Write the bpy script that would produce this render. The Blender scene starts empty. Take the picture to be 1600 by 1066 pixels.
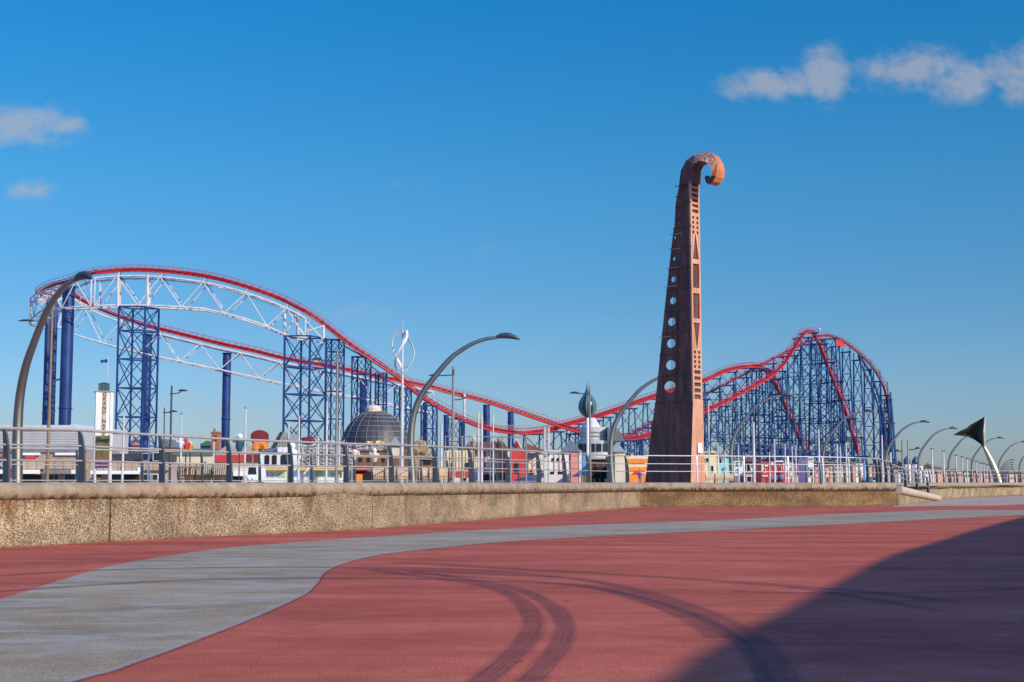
import bpy, math, random
from mathutils import Vector, Matrix
random.seed(7)
R = math.radians
SC = bpy.context.scene
COL = SC.collection
V = Vector
# ---------------------------------------------------------------- camera maths
F = 2267.0
PITCH = math.atan((754-533)/F)
CP, SP = math.cos(PITCH), math.sin(PITCH)
EYE = 1.5
UP = 1.2            # level of the upper promenade
def ray(x, y):
    u = (x-800)/F; v = (533-y)/F
    return V((u, CP-v*SP, SP+v*CP))
def P(x, y, Y):
    d = ray(x, y); t = Y/d.y
    return V((d.x*t, Y, EYE+d.z*t))
def G(x, y, z=0.0):
    d = ray(x, y); t = (z-EYE)/d.z
    return V((d.x*t, d.y*t, z))
def X(x, Y): return P(x, 754, Y).x
def M(px, Y): return px*Y/F   # pixels to metres at distance Y

# ---------------------------------------------------------------- materials
def nd(nt, t, **kw):
    n = nt.nodes.new(t)
    for k, v in kw.items(): setattr(n, k, v)
    return n
def ramp(nt, src, stops):
    r = nd(nt, 'ShaderNodeValToRGB')
    while len(r.color_ramp.elements) < len(stops): r.color_ramp.elements.new(0.5)
    for e, (p, c) in zip(r.color_ramp.elements, stops):
        e.position = p; e.color = (c[0], c[1], c[2], 1) if hasattr(c, '__len__') else (c, c, c, 1)
    nt.links.new(src, r.inputs[0]); return r.outputs[0]
def noise(nt, vec, scale, detail=4, rough=.55):
    n = nd(nt, 'ShaderNodeTexNoise'); n.inputs['Scale'].default_value = scale
    n.inputs['Detail'].default_value = detail; n.inputs['Roughness'].default_value = rough
    nt.links.new(vec, n.inputs['Vector']); return n.outputs[0]
def mapping(nt, vec, sc=(1,1,1), loc=(0,0,0), rot=(0,0,0)):
    m = nd(nt, 'ShaderNodeMapping'); m.inputs['Scale'].default_value = sc
    m.inputs['Location'].default_value = loc; m.inputs['Rotation'].default_value = rot
    nt.links.new(vec, m.inputs['Vector']); return m.outputs[0]
def mix(nt, fac, a, b, mode='MIX'):
    m = nd(nt, 'ShaderNodeMix', data_type='RGBA', blend_type=mode)
    for s, v in ((m.inputs[0], fac), (m.inputs[6], a), (m.inputs[7], b)):
        if isinstance(v, (int, float)): s.default_value = v
        elif isinstance(v, tuple): s.default_value = (v[0], v[1], v[2], 1)
        else: nt.links.new(v, s)
    return m.outputs[2]
def math_(nt, op, a, b=None, c=None, clamp=False):
    m = nd(nt, 'ShaderNodeMath', operation=op); m.use_clamp = clamp
    for i, v in enumerate((a, b, c)):
        if v is None: continue
        if isinstance(v, (int, float)): m.inputs[i].default_value = v
        else: nt.links.new(v, m.inputs[i])
    return m.outputs[0]
def newmat(name):
    m = bpy.data.materials.new(name); m.use_nodes = True
    nt = m.node_tree; b = nt.nodes['Principled BSDF']
    pos = nd(nt, 'ShaderNodeNewGeometry').outputs['Position']
    return m, nt, b, pos
def bump(nt, b, h, strength, dist=.02):
    n = nd(nt, 'ShaderNodeBump'); n.inputs['Strength'].default_value = strength
    n.inputs['Distance'].default_value = dist
    nt.links.new(h, n.inputs['Height']); nt.links.new(n.outputs[0], b.inputs['Normal'])
MATS = {}
def paint(name, col, rough=.5, metal=0., var=.25, scale=1.2, streak=True, spec=.5):
    """painted or plain surface with mottled wear"""
    if name in MATS: return MATS[name]
    m, nt, b, pos = newmat(name)
    v = mapping(nt, pos, (1, 1, .35 if streak else 1))
    n = noise(nt, v, scale, 6, .6); n2 = noise(nt, pos, scale*7, 3, .6)
    f = math_(nt, 'ADD', math_(nt, 'MULTIPLY', n, .7), math_(nt, 'MULTIPLY', n2, .3))
    lo = tuple(c*(1-var) for c in col); hi = tuple(min(1, c*(1+var*.6)) for c in col)
    c = ramp(nt, f, [(.35, lo), (.65, hi)])
    nt.links.new(c, b.inputs['Base Color'])
    b.inputs['Roughness'].default_value = rough; b.inputs['Metallic'].default_value = metal
    b.inputs['Specular IOR Level'].default_value = spec
    MATS[name] = m; return m

def pebble_mat(name, a, bcol, rust, off=0.):
    m, nt, b, pos = newmat(name)
    vor = nd(nt, 'ShaderNodeTexVoronoi'); vor.inputs['Scale'].default_value = 42
    nt.links.new(pos, vor.inputs['Vector'])
    sep = nd(nt, 'ShaderNodeSeparateColor'); nt.links.new(vor.outputs['Color'], sep.inputs[0])
    fine = noise(nt, pos, 34, 4, .75)
    f = math_(nt, 'ADD', math_(nt, 'MULTIPLY', sep.outputs[0], .5), math_(nt, 'MULTIPLY', fine, .5))
    c = ramp(nt, f, [(.25, tuple(x*.45 for x in a)), (.42, a), (.6, bcol), (.8, tuple(min(1, x*1.25) for x in bcol))])
    big = ramp(nt, noise(nt, mapping(nt, pos, (.5, .5, .8)), 1.3, 5, .6), [(.35, .60), (.65, 1.12)])
    c = mix(nt, 1.0, c, big, 'MULTIPLY')
    # rust and damp running down from under the coping
    st = noise(nt, mapping(nt, pos, (1.3, 1.3, .36)), 1.7, 7, .74)
    sepz = nd(nt, 'ShaderNodeSeparateXYZ'); nt.links.new(pos, sepz.inputs[0])
    top = nd(nt, 'ShaderNodeMapRange'); nt.links.new(sepz.outputs[2], top.inputs[0])
    top.inputs[1].default_value = .1; top.inputs[2].default_value = 1.2; top.inputs[3].default_value = -.10; top.inputs[4].default_value = .075
    s = math_(nt, 'ADD', st, top.outputs[0])
    rm = ramp(nt, s, [(.555-off, 0.), (.69-off, rust)])
    c = mix(nt, rm, c, (.20, .075, .022))
    st2 = noise(nt, mapping(nt, pos, (1.1, 1.1, .12), (7, 3, 0)), 2.3, 5, .7)
    dm = ramp(nt, math_(nt, 'ADD', st2, top.outputs[0]), [(.56, 0.), (.72, .55)])
    c = mix(nt, dm, c, (.07, .06, .035))
    foot = nd(nt, 'ShaderNodeMapRange'); nt.links.new(math_(nt, 'ADD', sepz.outputs[2], math_(nt, 'MULTIPLY', st, .3)), foot.inputs[0])
    foot.inputs[1].default_value = .12; foot.inputs[2].default_value = .28; foot.inputs[3].default_value = .5; foot.inputs[4].default_value = 0
    c = mix(nt, foot.outputs[0], c, (.09, .075, .04))
    nt.links.new(c, b.inputs['Base Color']); b.inputs['Roughness'].default_value = .95
    b.inputs['Specular IOR Level'].default_value = .2
    bump(nt, b, f, .7, .02)
    return m
PEB1 = pebble_mat('pebbledash_concrete', (.24, .17, .09), (.54, .425, .26), .8, .012)
PEB0 = pebble_mat('rust_patched_concrete', (.25, .175, .09), (.56, .44, .27), .9, .055)
PEB2 = pebble_mat('rusty_pebbledash_concrete', (.15, .09, .04), (.36, .25, .12), .95, .06)

def coping_mat():
    m, nt, b, pos = newmat('weathered_coping_stone')
    n = noise(nt, pos, 2.2, 6, .65); n2 = noise(nt, pos, 22, 3, .6)
    f = math_(nt, 'ADD', math_(nt, 'MULTIPLY', n, .65), math_(nt, 'MULTIPLY', n2, .35))
    c = ramp(nt, f, [(.33, (.19, .125, .065)), (.5, (.32, .235, .14)), (.68, (.44, .35, .235))])
    sepz = nd(nt, 'ShaderNodeSeparateXYZ'); nt.links.new(pos, sepz.inputs[0])
    # black mould growing up in brush strokes from the lower edge of the roll
    br = noise(nt, mapping(nt, pos, (2.2, 1.6, 1.3), (0, 0, 0), (0, .5, 0)), 2.6, 6, .7)
    z = nd(nt, 'ShaderNodeMapRange'); nt.links.new(sepz.outputs[2], z.inputs[0])
    z.inputs[1].default_value = .98; z.inputs[2].default_value = 1.36; z.inputs[3].default_value = .24; z.inputs[4].default_value = -.16
    g = ramp(nt, math_(nt, 'ADD', br, z.outputs[0]), [(.52, 0.), (.66, .85)])
    c = mix(nt, g, c, (.045, .032, .018))
    nt.links.new(c, b.inputs['Base Color']); b.inputs['Roughness'].default_value = .85
    bump(nt, b, f, .4, .02); return m
COPE = coping_mat()

def ground_mat(name, stops, spec=.35, patch=None, rough=.8):
    m, nt, b, pos = newmat(name)
    big = noise(nt, mapping(nt, pos, (.35, .9, 1), (0, 0, 0), (0, 0, R(-20))), .55, 7, .62)
    mid = noise(nt, mapping(nt, pos, (1, 1.5, 1), (0, 0, 0), (0, 0, R(-12))), 1.6, 7, .72)
    fine = noise(nt, pos, 46, 4, .8)
    f = math_(nt, 'ADD', math_(nt, 'MULTIPLY', big, .36), math_(nt, 'MULTIPLY', mid, .36))
    f = math_(nt, 'ADD', f, math_(nt, 'MULTIPLY', fine, .28))
    c = ramp(nt, f, stops)
    g = ramp(nt, fine, [(.33, .50), (.5, 1.), (.68, 1.6)])
    c = mix(nt, .9, c, mix(nt, 1., c, g, 'MULTIPLY'))
    st = ramp(nt, noise(nt, mapping(nt, pos, (.22, .5, 1), (9, 4, 0), (0, 0, R(25))), 1., 6, .6), [(.36, .78), (.52, 1.), (.66, 1.14)])
    c = mix(nt, 1., c, st, 'MULTIPLY')
    sp1 = ramp(nt, noise(nt, mapping(nt, pos, (1, 1, 1), (2, 8, 0)), 3.2, 3, .5), [(.70, 1.), (.745, .62)])
    c = mix(nt, 1., c, sp1, 'MULTIPLY')
    if patch:
        pm = ramp(nt, noise(nt, mapping(nt, pos, (.6, 1.1, 1), (5, 2, 0), (0, 0, R(-14))), 1.2, 7, .66), [(.50, 0.), (.62, .8)])
        c = mix(nt, pm, c, patch)
    nt.links.new(c, b.inputs['Base Color'])
    b.inputs['Roughness'].default_value = rough; b.inputs['Specular IOR Level'].default_value = spec
    bump(nt, b, fine, .45, .012); return m
RED = ground_mat('red_macadam', [(.30, (.31, .068, .042)), (.5, (.45, .105, .058)), (.70, (.60, .19, .115))], .05, None, .95)
GREY = ground_mat('grey_concrete_path', [(.34, (.22, .16, .085)), (.5, (.335, .255, .145)), (.66, (.46, .37, .23))], .05, (.38, .335, .25), .95)
PALE = ground_mat('pale_concrete', [(.32, (.36, .25, .16)), (.68, (.52, .38, .26))], .05, None, .95)
PAVE = ground_mat('promenade_paving', [(.32, (.28, .24, .2)), (.68, (.42, .37, .32))], .2)

def streak_mat(name, col, alpha, along=.25):
    m, nt, b, pos = newmat(name)
    uv = nd(nt, 'ShaderNodeUVMap').outputs[0]
    n = noise(nt, mapping(nt, uv, (along, 14, 1)), 1.6, 6, .75)
    n2 = noise(nt, pos, 24, 5, .85)
    sep = nd(nt, 'ShaderNodeSeparateXYZ'); nt.links.new(uv, sep.inputs[0])
    e = math_(nt, 'ABSOLUTE', math_(nt, 'SUBTRACT', sep.outputs[1], .5))
    e = ramp(nt, e, [(.30, 1.), (.5, 0.)])
    a = ramp(nt, math_(nt, 'ADD', math_(nt, 'MULTIPLY', n, .65), math_(nt, 'MULTIPLY', n2, .35)), [(.42, .0), (.58, 1.)])
    a = math_(nt, 'MULTIPLY', math_(nt, 'MULTIPLY', a, e), alpha)
    b.inputs['Base Color'].default_value = (*col, 1); b.inputs['Roughness'].default_value = .8
    nt.links.new(a, b.inputs['Alpha']); return m
SKID = streak_mat('rubber_skid', (.05, .03, .03), .55)
SEAM = streak_mat('tar_joint', (.03, .02, .02), .75, 1.)
LIP = streak_mat('pale_joint', (.5, .42, .34), .8, 1.)

def corten(name, lo, mid_, hi, pale=None, scale=1.):
    m, nt, b, pos = newmat(name)
    v = mapping(nt, pos, (1.5, 1.5, .28))
    n = noise(nt, v, 1.3*scale, 8, .7); n2 = noise(nt, pos, 8, 5, .7)
    f = math_(nt, 'ADD', math_(nt, 'MULTIPLY', n, .7), math_(nt, 'MULTIPLY', n2, .3))
    c = ramp(nt, f, [(.36, lo), (.5, mid_), (.64, hi)])
    if pale:
        s = noise(nt, mapping(nt, pos, (3.2, 3.2, .45)), 3, 5, .6)
        c = mix(nt, ramp(nt, s, [(.5, 0.), (.58, .8)]), c, pale)
    nt.links.new(c, b.inputs['Base Color']); b.inputs['Roughness'].default_value = .62
    b.inputs['Specular IOR Level'].default_value = .35
    bump(nt, b, f, .25, .03); return m
COR = corten('shaded_weathered_steel', (.070, .030, .024), (.14, .058, .042), (.29, .125, .075))  # darker copy of the steel with shade put into its colour
CORL = corten('sunlit_weathered_steel', (.46, .20, .105), (.60, .30, .18), (.70, .40, .26))  # lighter copy of the steel, sunlight put in for the sun-facing side
CORO = corten('sunlit_orange_steel', (.40, .12, .045), (.55, .185, .065), (.62, .24, .1))  # orange copy imitating direct sun on the curl's outer surface
CORP = corten('sunlit_streaked_steel', (.22, .07, .035), (.33, .12, .06), (.42, .18, .1), (.62, .47, .36))  # pale streaks on a base lightened to imitate sun on the crest

BLUE = paint('blue_painted_steel', (.012, .045, .17), .42, 0, .45, .8)
BLUED = paint('blue_galvanised_lattice', (.015, .075, .20), .5, 0, .4, .5)
REDT = paint('red_track_paint', (.56, .025, .025), .45, 0, .3, .4)
REDD = paint('red_rail_and_shaded_track', (.36, .018, .04), .5, 0, .3, .6)  # handrail red, also the darker red that imitates shade on the far hill
WHT = paint('white_truss_paint', (.66, .64, .60), .5, 0, .3, .9)
GALV = paint('galvanised_rail', (.40, .36, .30), .5, .1, .2, 3)
BRITE = paint('bright_steel_rail', (.78, .77, .75), .35, .2, .12, 3)
POST = paint('slate_grey_post', (.075, .09, .10), .5, .1, .25, 3)
LAMPM = paint('lamp_bronze', (.31, .275, .225), .45, 1., .15, 1)
DARK = paint('dark_head', (.04, .045, .05), .45, 0, .2, 3)
POLE = paint('grey_pole', (.27, .25, .22), .5, .1, .3, 2)
POLEW = paint('pale_pole', (.60, .56, .48), .5, 0, .25, 2)
WOOD = paint('bench_timber', (.20, .12, .06), .7, 0, .45, 6)
WOODP = paint('pale_bench_timber', (.74, .50, .28), .7, 0, .35, 6)
WHITE = paint('white_render', (.78, .75, .70), .8, 0, .15, .6)
CREAM = paint('cream_render', (.72, .60, .42), .8, 0, .2, .6)
CLAD = paint('grey_cladding', (.50, .49, .46), .6, 0, .12, .4)
ROOFG = paint('slate_roof', (.15, .16, .165), .7, 0, .3, 1)
ROOFR = paint('brown_tiled_roof', (.20, .07, .05), .8, 0, .3, 1)
GLASS = paint('dark_glass', (.02, .028, .035), .15, 0, .4, .8)
BLACK = paint('black_opening', (.012, .01, .01), .8, 0, .3, 1)
REDP = paint('red_paint', (.62, .045, .04), .6, 0, .2, 1)
PINK = paint('pink_render', (.72, .27, .22), .8, 0, .15, .8)
YEL = paint('yellow_paint', (.74, .45, .08), .6, 0, .2, 1)
YELP = paint('pale_yellow_render', (.78, .66, .34), .8, 0, .15, 1)
ORNG = paint('orange_paint', (.80, .24, .03), .6, 0, .25, 1)
TURQ = paint('turquoise_render', (.20, .58, .60), .7, 0, .2, 1)
BRICK = paint('brick', (.40, .16, .09), .9, 0, .35, 4, False)
TAN = paint('tan_fascia', (.50, .35, .23), .8, 0, .2, 1)
BRN = paint('brown_timber', (.13, .06, .035), .8, 0, .4, 2)
MAR = paint('maroon_board', (.20, .02, .02), .7, 0, .2, 1)
NAVY = paint('navy_flag', (.02, .04, .2), .8, 0, .2, 1)
GREEN = paint('green_paint', (.05, .17, .07), .6, 0, .3, 1)
OLIVE = paint('olive_poster', (.16, .17, .06), .6, 0, .5, 2)
PURP = paint('purple_poster', (.16, .05, .14), .6, 0, .4, 2)
LEAF = paint('leaves', (.06, .085, .03), .8, 0, .6, 3, False)
ROCK = paint('tan_rock', (.36, .26, .14), .9, 0, .5, 1.2, False)
SKIN = paint('skin', (.55, .33, .24), .6, 0, .1, 5)
SKYBL = paint('light_blue_paint', (.10, .32, .55), .6, 0, .2, 1)
TEAL = paint('teal_metal', (.05, .14, .15), .4, .2, .3, 1)
SIGNW = paint('white_sign', (.85, .84, .8), .6, 0, .05, 1)
HOUSE = paint('salmon_render', (.62, .37, .26), .8, 0, .25, .3)

# ---------------------------------------------------------------- mesh builder
class MB:
    def __init__(s): s.v = []; s.f = []; s.uv = None
    def add(s, vs, fs):
        o = len(s.v); s.v += [V(p) for p in vs]; s.f += [tuple(i+o for i in f) for f in fs]; return s
    def hexa(s, a):   # 8 corner points, bottom ring then top ring
        return s.add(a, [(0,3,2,1),(4,5,6,7),(0,1,5,4),(1,2,6,5),(2,3,7,6),(3,0,4,7)])
    def box(s, x0, x1, y0, y1, z0, z1):
        return s.hexa([(x0,y0,z0),(x1,y0,z0),(x1,y1,z0),(x0,y1,z0),(x0,y0,z1),(x1,y0,z1),(x1,y1,z1),(x0,y1,z1)])
    def obox(s, c, u, w, h, hu, hw, hh):   # oriented box: centre and three axes with half sizes
        c, u, w, h = V(c), V(u)*hu, V(w)*hw, V(h)*hh
        return s.hexa([c-u-w-h, c+u-w-h, c+u+w-h, c-u+w-h, c-u-w+h, c+u-w+h, c+u+w+h, c-u+w+h])
    def tube(s, pts, r, n=8, cap=True, up=V((0,0,1))):
        pts = [V(p) for p in pts]; N = len(pts)
        rs = r if hasattr(r, '__len__') else [r]*N
        o = len(s.v); pu = None
        for i, p in enumerate(pts):
            t = (pts[min(i+1, N-1)]-pts[max(i-1, 0)])
            if t.length < 1e-9: t = V((0,0,1))
            t.normalize()
            if pu is None:
                a = up if abs(t.dot(up)) < .9 else V((1,0,0))
                u = t.cross(a).normalized()
            else:
                u = pu - t*pu.dot(t)
                u = u.normalized() if u.length > 1e-6 else t.cross(up).normalized()
            pu = u; w = t.cross(u)
            for k in range(n):
                an = 2*math.pi*(k+.5)/n
                s.v.append(p+(u*math.cos(an)+w*math.sin(an))*rs[i])
        for i in range(N-1):
            for k in range(n):
                a = o+i*n+k; b = o+i*n+(k+1) % n
                s.f.append((a, b, b+n, a+n))
        if cap:
            s.f.append(tuple(o+k for k in range(n))[::-1]); s.f.append(tuple(o+(N-1)*n+k for k in range(n)))
        return s
    def bar(s, a, b, r, n=4): return s.tube([a, b], r, n)
    def prism(s, poly, d):   # closed planar polygon extruded by vector d
        n = len(poly); poly = [V(p) for p in poly]; d = V(d)
        vs = poly+[p+d for p in poly]
        fs = [tuple(range(n))[::-1], tuple(range(n, 2*n))]+[(i, (i+1) % n, (i+1) % n+n, i+n) for i in range(n)]
        return s.add(vs, fs)
    def lathe(s, prof, c, n=16, a0=0, a1=2*math.pi):
        o = len(s.v); full = abs(a1-a0-2*math.pi) < 1e-6; m = n if full else n+1
        for (r, z) in prof:
            for k in range(m):
                a = a0+(a1-a0)*k/n; s.v.append(V((c[0]+r*math.cos(a), c[1]+r*math.sin(a), c[2]+z)))
        for i in range(len(prof)-1):
            for k in range(n):
                a = o+i*m+k; b = o+i*m+(k+1) % m; s.f.append((a, b, b+m, a+m))
        return s
    def ball(s, c, rx, ry=None, rz=None, n=10, jit=0):
        ry = ry or rx; rz = rz or rx
        prof = [(max(.001, math.sin(math.pi*i/6)), -math.cos(math.pi*i/6)) for i in range(7)]
        o = len(s.v); s.lathe(prof, (0,0,0), n)
        for i in range(o, len(s.v)):
            p = s.v[i]; j = 1+random.uniform(-jit, jit)
            s.v[i] = V((c[0]+p.x*rx*j, c[1]+p.y*ry*j, c[2]+p.z*rz*j))
        return s
    def build(s, name, mat, parent=None, smooth=False):
        off = parent.matrix_basis.translation if parent is not None else V((0,0,0))
        if parent is not None and parent.parent is not None: off = off+parent.parent.matrix_basis.translation
        me = bpy.data.meshes.new(name); me.from_pydata([tuple(p-off) for p in s.v], [], s.f); me.update()
        mats = mat if isinstance(mat, (list, tuple)) else [mat]
        for m in mats: me.materials.append(m)
        if smooth:
            for p in me.polygons: p.use_smooth = True
            try: me.set_sharp_from_angle(angle=R(35))
            except Exception: pass
        if s.uv:
            l = me.uv_layers.new(name='UVMap')
            for i, lp in enumerate(me.loops): l.data[i].uv = s.uv[lp.vertex_index]
        o = bpy.data.objects.new(name, me); COL.objects.link(o); o.parent = parent
        return o
def props(o, label=None, cat=None, group=None, kind=None):
    for k, v in (('label', label), ('category', cat), ('group', group), ('kind', kind)):
        if v: o[k] = v
    return o
def thing(name, label, cat, loc=(0,0,0), group=None):
    o = bpy.data.objects.new(name, None); COL.objects.link(o); o.location = loc; o.empty_display_size = .3
    return props(o, label, cat, group)
def copytree(o, parent=None):
    c = o.copy(); COL.objects.link(c); c.parent = parent
    for ch in list(o.children): copytree(ch, c)
    return c
def text(s, size, loc, rot, mat, parent, name='lettering', extrude=.02, align='CENTER', shear=0., leading=1.):
    cu = bpy.data.curves.new(name, 'FONT'); cu.body = s; cu.size = size; cu.extrude = extrude
    cu.align_x = align; cu.align_y = 'CENTER'; cu.shear = shear; cu.space_line = leading
    ob = bpy.data.objects.new(name+'_tmp', cu); COL.objects.link(ob)
    dg = bpy.context.evaluated_depsgraph_get(); me = bpy.data.meshes.new_from_object(ob.evaluated_get(dg))
    bpy.data.objects.remove(ob); me.name = name
    mt = Matrix.Translation(V(loc)-parent.location) @ Matrix.Rotation(rot, 4, 'Z') @ Matrix.Rotation(math.pi/2, 4, 'X')
    me.transform(mt); me.materials.clear(); me.materials.append(mat)
    o = bpy.data.objects.new(name, me); COL.objects.link(o); o.parent = parent; return o
def catmull(pts, n=8):
    pts = [V(p) for p in pts]; out = []
    for i in range(len(pts)-1):
        p0 = pts[max(i-1, 0)]; p1 = pts[i]; p2 = pts[i+1]; p3 = pts[min(i+2, len(pts)-1)]
        for k in range(n):
            t = k/n
            out.append(.5*((2*p1)+(p2-p0)*t+(2*p0-5*p1+4*p2-p3)*t*t+(3*p1-p0-3*p2+p3)*t**3))
    out.append(pts[-1]); return out
def resample(pts, ds):
    out = [pts[0].copy()]; acc = 0.
    for a, b in zip(pts, pts[1:]):
        L = (b-a).length; d = 0.
        while acc+(L-d) >= ds:
            d += ds-acc; acc = 0.; out.append(a+(b-a)*(d/L))
        acc += L-d
    return out

# ---------------------------------------------------------------- world, sun, camera
SUN_AZ = V((.74, -.67, 0)).normalized(); SUN_EL = R(27)
w = bpy.data.worlds.new("World"); SC.world = w; w.use_nodes = True
nt = w.node_tree; bg = nt.nodes['Background']
sky = nd(nt, 'ShaderNodeTexSky', sky_type='NISHITA'); sky.sun_disc = False
sky.sun_elevation = SUN_EL; sky.sun_rotation = math.atan2(SUN_AZ.x, SUN_AZ.y)
sky.air_density = 1.0; sky.dust_density = .4; sky.ozone_density = 3.0; sky.altitude = 0
hs = nd(nt, 'ShaderNodeHueSaturation'); hs.inputs['Saturation'].default_value = 1.3; hs.inputs['Value'].default_value = 1.0
nt.links.new(sky.outputs[0], hs.inputs['Color'])
skc = hs.outputs[0]
SKY_GRADE = True
tc = nd(nt, 'ShaderNodeTexCoord').outputs['Generated']
sp = nd(nt, 'ShaderNodeSeparateXYZ'); nt.links.new(tc, sp.inputs[0])
yy = math_(nt, 'MAXIMUM', sp.outputs[1], .05)
U = math_(nt, 'DIVIDE', sp.outputs[0], yy); W_ = math_(nt, 'DIVIDE', sp.outputs[2], yy)
cb = nd(nt, 'ShaderNodeCombineXYZ'); nt.links.new(U, cb.inputs[0]); nt.links.new(W_, cb.inputs[1])
uvw = cb.outputs[0]
gr = ramp(nt, sp.outputs[2], [(0., (.54,.62,.97)), (.06, (.50,.64,.91)), (.12, (.48,.70,.88)), (.2, (.44,.84,.96)), (.34, (.19,.94,1.10)), (.48, (1.2,1.5,1.9)), (.62, (3.2,2.9,4.1))])  # upper stops brighten the unseen overhead sky as added fill light
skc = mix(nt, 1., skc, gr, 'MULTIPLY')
n1 = noise(nt, mapping(nt, uvw, (30, 44, 1)), 1., 8, .6)
n3 = noise(nt, mapping(nt, uvw, (90, 110, 1), (3, 1, 0)), 1., 6, .6)
nn = math_(nt, 'ADD', math_(nt, 'MULTIPLY', n1, .6), math_(nt, 'MULTIPLY', n3, .4))
tot = None
for (cx, cy, rx, ry, st) in [(1150, 138, 32, 22, .8), (1215, 132, 70, 26, .95), (1290, 115, 38, 46, 1.), (1375, 105, 50, 24, .6), (1440, 108, 66, 34, 1.), (1500, 128, 60, 32, 1.), (1590, 112, 58, 48, 1.),
                             (1330, 140, 40, 14, .4), (40, 198, 78, 34, .95), (100, 196, 42, 18, .8), (42, 297, 44, 17, .75), (10, 215, 36, 22, .6),
                             (560, 490, 160, 16, .3), (640, 288, 60, 12, .22), (30, 645, 120, 30, .35), (320, 640, 160, 34, .4), (760, 390, 60, 12, .2)]:
    d = ray(cx, cy); cu, cv = d.x/d.y, d.z/d.y
    a = math_(nt, 'DIVIDE', math_(nt, 'SUBTRACT', U, cu), rx*1.25/F)
    b_ = math_(nt, 'DIVIDE', math_(nt, 'SUBTRACT', W_, cv), ry*1.2/F)
    q = math_(nt, 'SQRT', math_(nt, 'ADD', math_(nt, 'MULTIPLY', a, a), math_(nt, 'MULTIPLY', b_, b_)))
    q = math_(nt, 'SUBTRACT', 1.25, q)
    q = math_(nt, 'MULTIPLY', math_(nt, 'MULTIPLY', q, st, clamp=True), 1.)
    tot = q if tot is None else math_(nt, 'MAXIMUM', tot, q)
al = math_(nt, 'ADD', math_(nt, 'MULTIPLY', tot, .9), math_(nt, 'MULTIPLY', math_(nt, 'SUBTRACT', nn, .5), 3.4))
al = math_(nt, 'MULTIPLY', math_(nt, 'MULTIPLY', math_(nt, 'SUBTRACT', al, .10), 1.2, clamp=True), math_(nt, 'MULTIPLY', tot, 1.6, clamp=True))
al = math_(nt, 'MULTIPLY', math_(nt, 'MULTIPLY', al, .55), math_(nt, 'GREATER_THAN', sp.outputs[1], .1))
skc = mix(nt, al, skc, (4.1, 3.95, 3.95))
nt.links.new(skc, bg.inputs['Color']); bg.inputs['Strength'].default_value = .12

sl = bpy.data.lights.new('sun', 'SUN'); sl.energy = 4.3; sl.angle = R(.5); sl.color = (1., .88, .70)
so = bpy.data.objects.new('sun', sl); COL.objects.link(so)
sd = V((SUN_AZ.x*math.cos(SUN_EL), SUN_AZ.y*math.cos(SUN_EL), math.sin(SUN_EL)))
so.rotation_euler = sd.to_track_quat('Z', 'Y').to_euler(); so.location = sd*100
cam = bpy.data.cameras.new('camera'); co = bpy.data.objects.new('camera', cam); COL.objects.link(co)
co.location = (0, 0, EYE); co.rotation_euler = (math.pi/2+PITCH, 0, 0)
cam.sensor_width = 36; cam.lens = F/1600*36; cam.clip_start = .1; cam.clip_end = 20000; SC.camera = co
SC.view_settings.view_transform = 'Standard'; SC.view_settings.look = 'None'
SC.view_settings.exposure = 0.0; SC.view_settings.gamma = 1

# ---------------------------------------------------------------- ground sheets
def struct(o): return props(o, kind='structure')
gx = [-6000,-2500,-1000,-500]+list(range(-240, 481, 24))+[600,1000,2500,6000]
gy = [-400,-100]+list(range(-40, 561, 24))+[700,1200,2500,5000,9000]
mb = MB(); mb.add([(x, y, 0) for y in gy for x in gx], [(j*len(gx)+i, j*len(gx)+i+1, (j+1)*len(gx)+i+1, (j+1)*len(gx)+i) for j in range(len(gy)-1) for i in range(len(gx)-1)])
struct(mb.build('ground', RED))
def ribbon(pts, width, z, mat, name=None, mb=None):
    own = mb is None
    if own: mb = MB()
    if mb.uv is None: mb.uv = []
    pts = catmull([V((p[0], p[1], 0)) for p in pts], 10); o = len(mb.v); L = 0
    for i, p in enumerate(pts):
        t = pts[min(i+1, len(pts)-1)]-pts[max(i-1, 0)]; t.normalize(); s = V((-t.y, t.x, 0))
        if i: L += (p-pts[i-1]).length
        wd = width[min(len(width)-1, i*len(width)//len(pts))] if hasattr(width, '__len__') else width
        for k, sg in ((0, -1), (1, 1)):
            q = p+s*sg*wd/2; mb.v.append(V((q.x, q.y, z))); mb.uv.append((L, k))
    for i in range(len(pts)-1):
        a = o+2*i; mb.f.append((a, a+1, a+3, a+2))
    return struct(mb.build(name, mat)) if own else mb
up_e = [(-60,948),(0,938),(65,917),(165,887),(260,870),(350,857),(500,845),(650,835),(800,826),(1000,817),(1130,813),(1300,804),(1500,796),(1600,791),(1800,783)]
lo_e = [(-420,1210),(-150,1135),(110,1066),(185,1045),(300,1003),(370,976),(435,948),(478,926),(495,908),(508,893),(550,877),(625,863),(800,846),(1000,835),(1300,820),(1450,812),(1600,805),(1800,797)]
U_ = catmull([G(x, y) for x, y in up_e], 10); L_ = catmull([G(x, y) for x, y in lo_e], 10)
def at_par(poly, t):
    ls = [0]
    for a, b in zip(poly, poly[1:]): ls.append(ls[-1]+(b-a).length)
    d = t*ls[-1]
    for i in range(len(poly)-1):
        if ls[i+1] >= d: return poly[i]+(poly[i+1]-poly[i])*((d-ls[i])/max(1e-9, ls[i+1]-ls[i]))
    return poly[-1]
def x_at(poly, Y):
    for p, q in zip(poly, poly[1:]):
        if min(p.y, q.y) <= Y <= max(p.y, q.y) and p.y != q.y: return p.x+(q.x-p.x)*(Y-p.y)/(q.y-p.y)
    return None
mb = MB(); n = 220; y0_, y1_ = L_[0].y+.01, min(L_[-1].y, U_[-1].y)-.01
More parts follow.
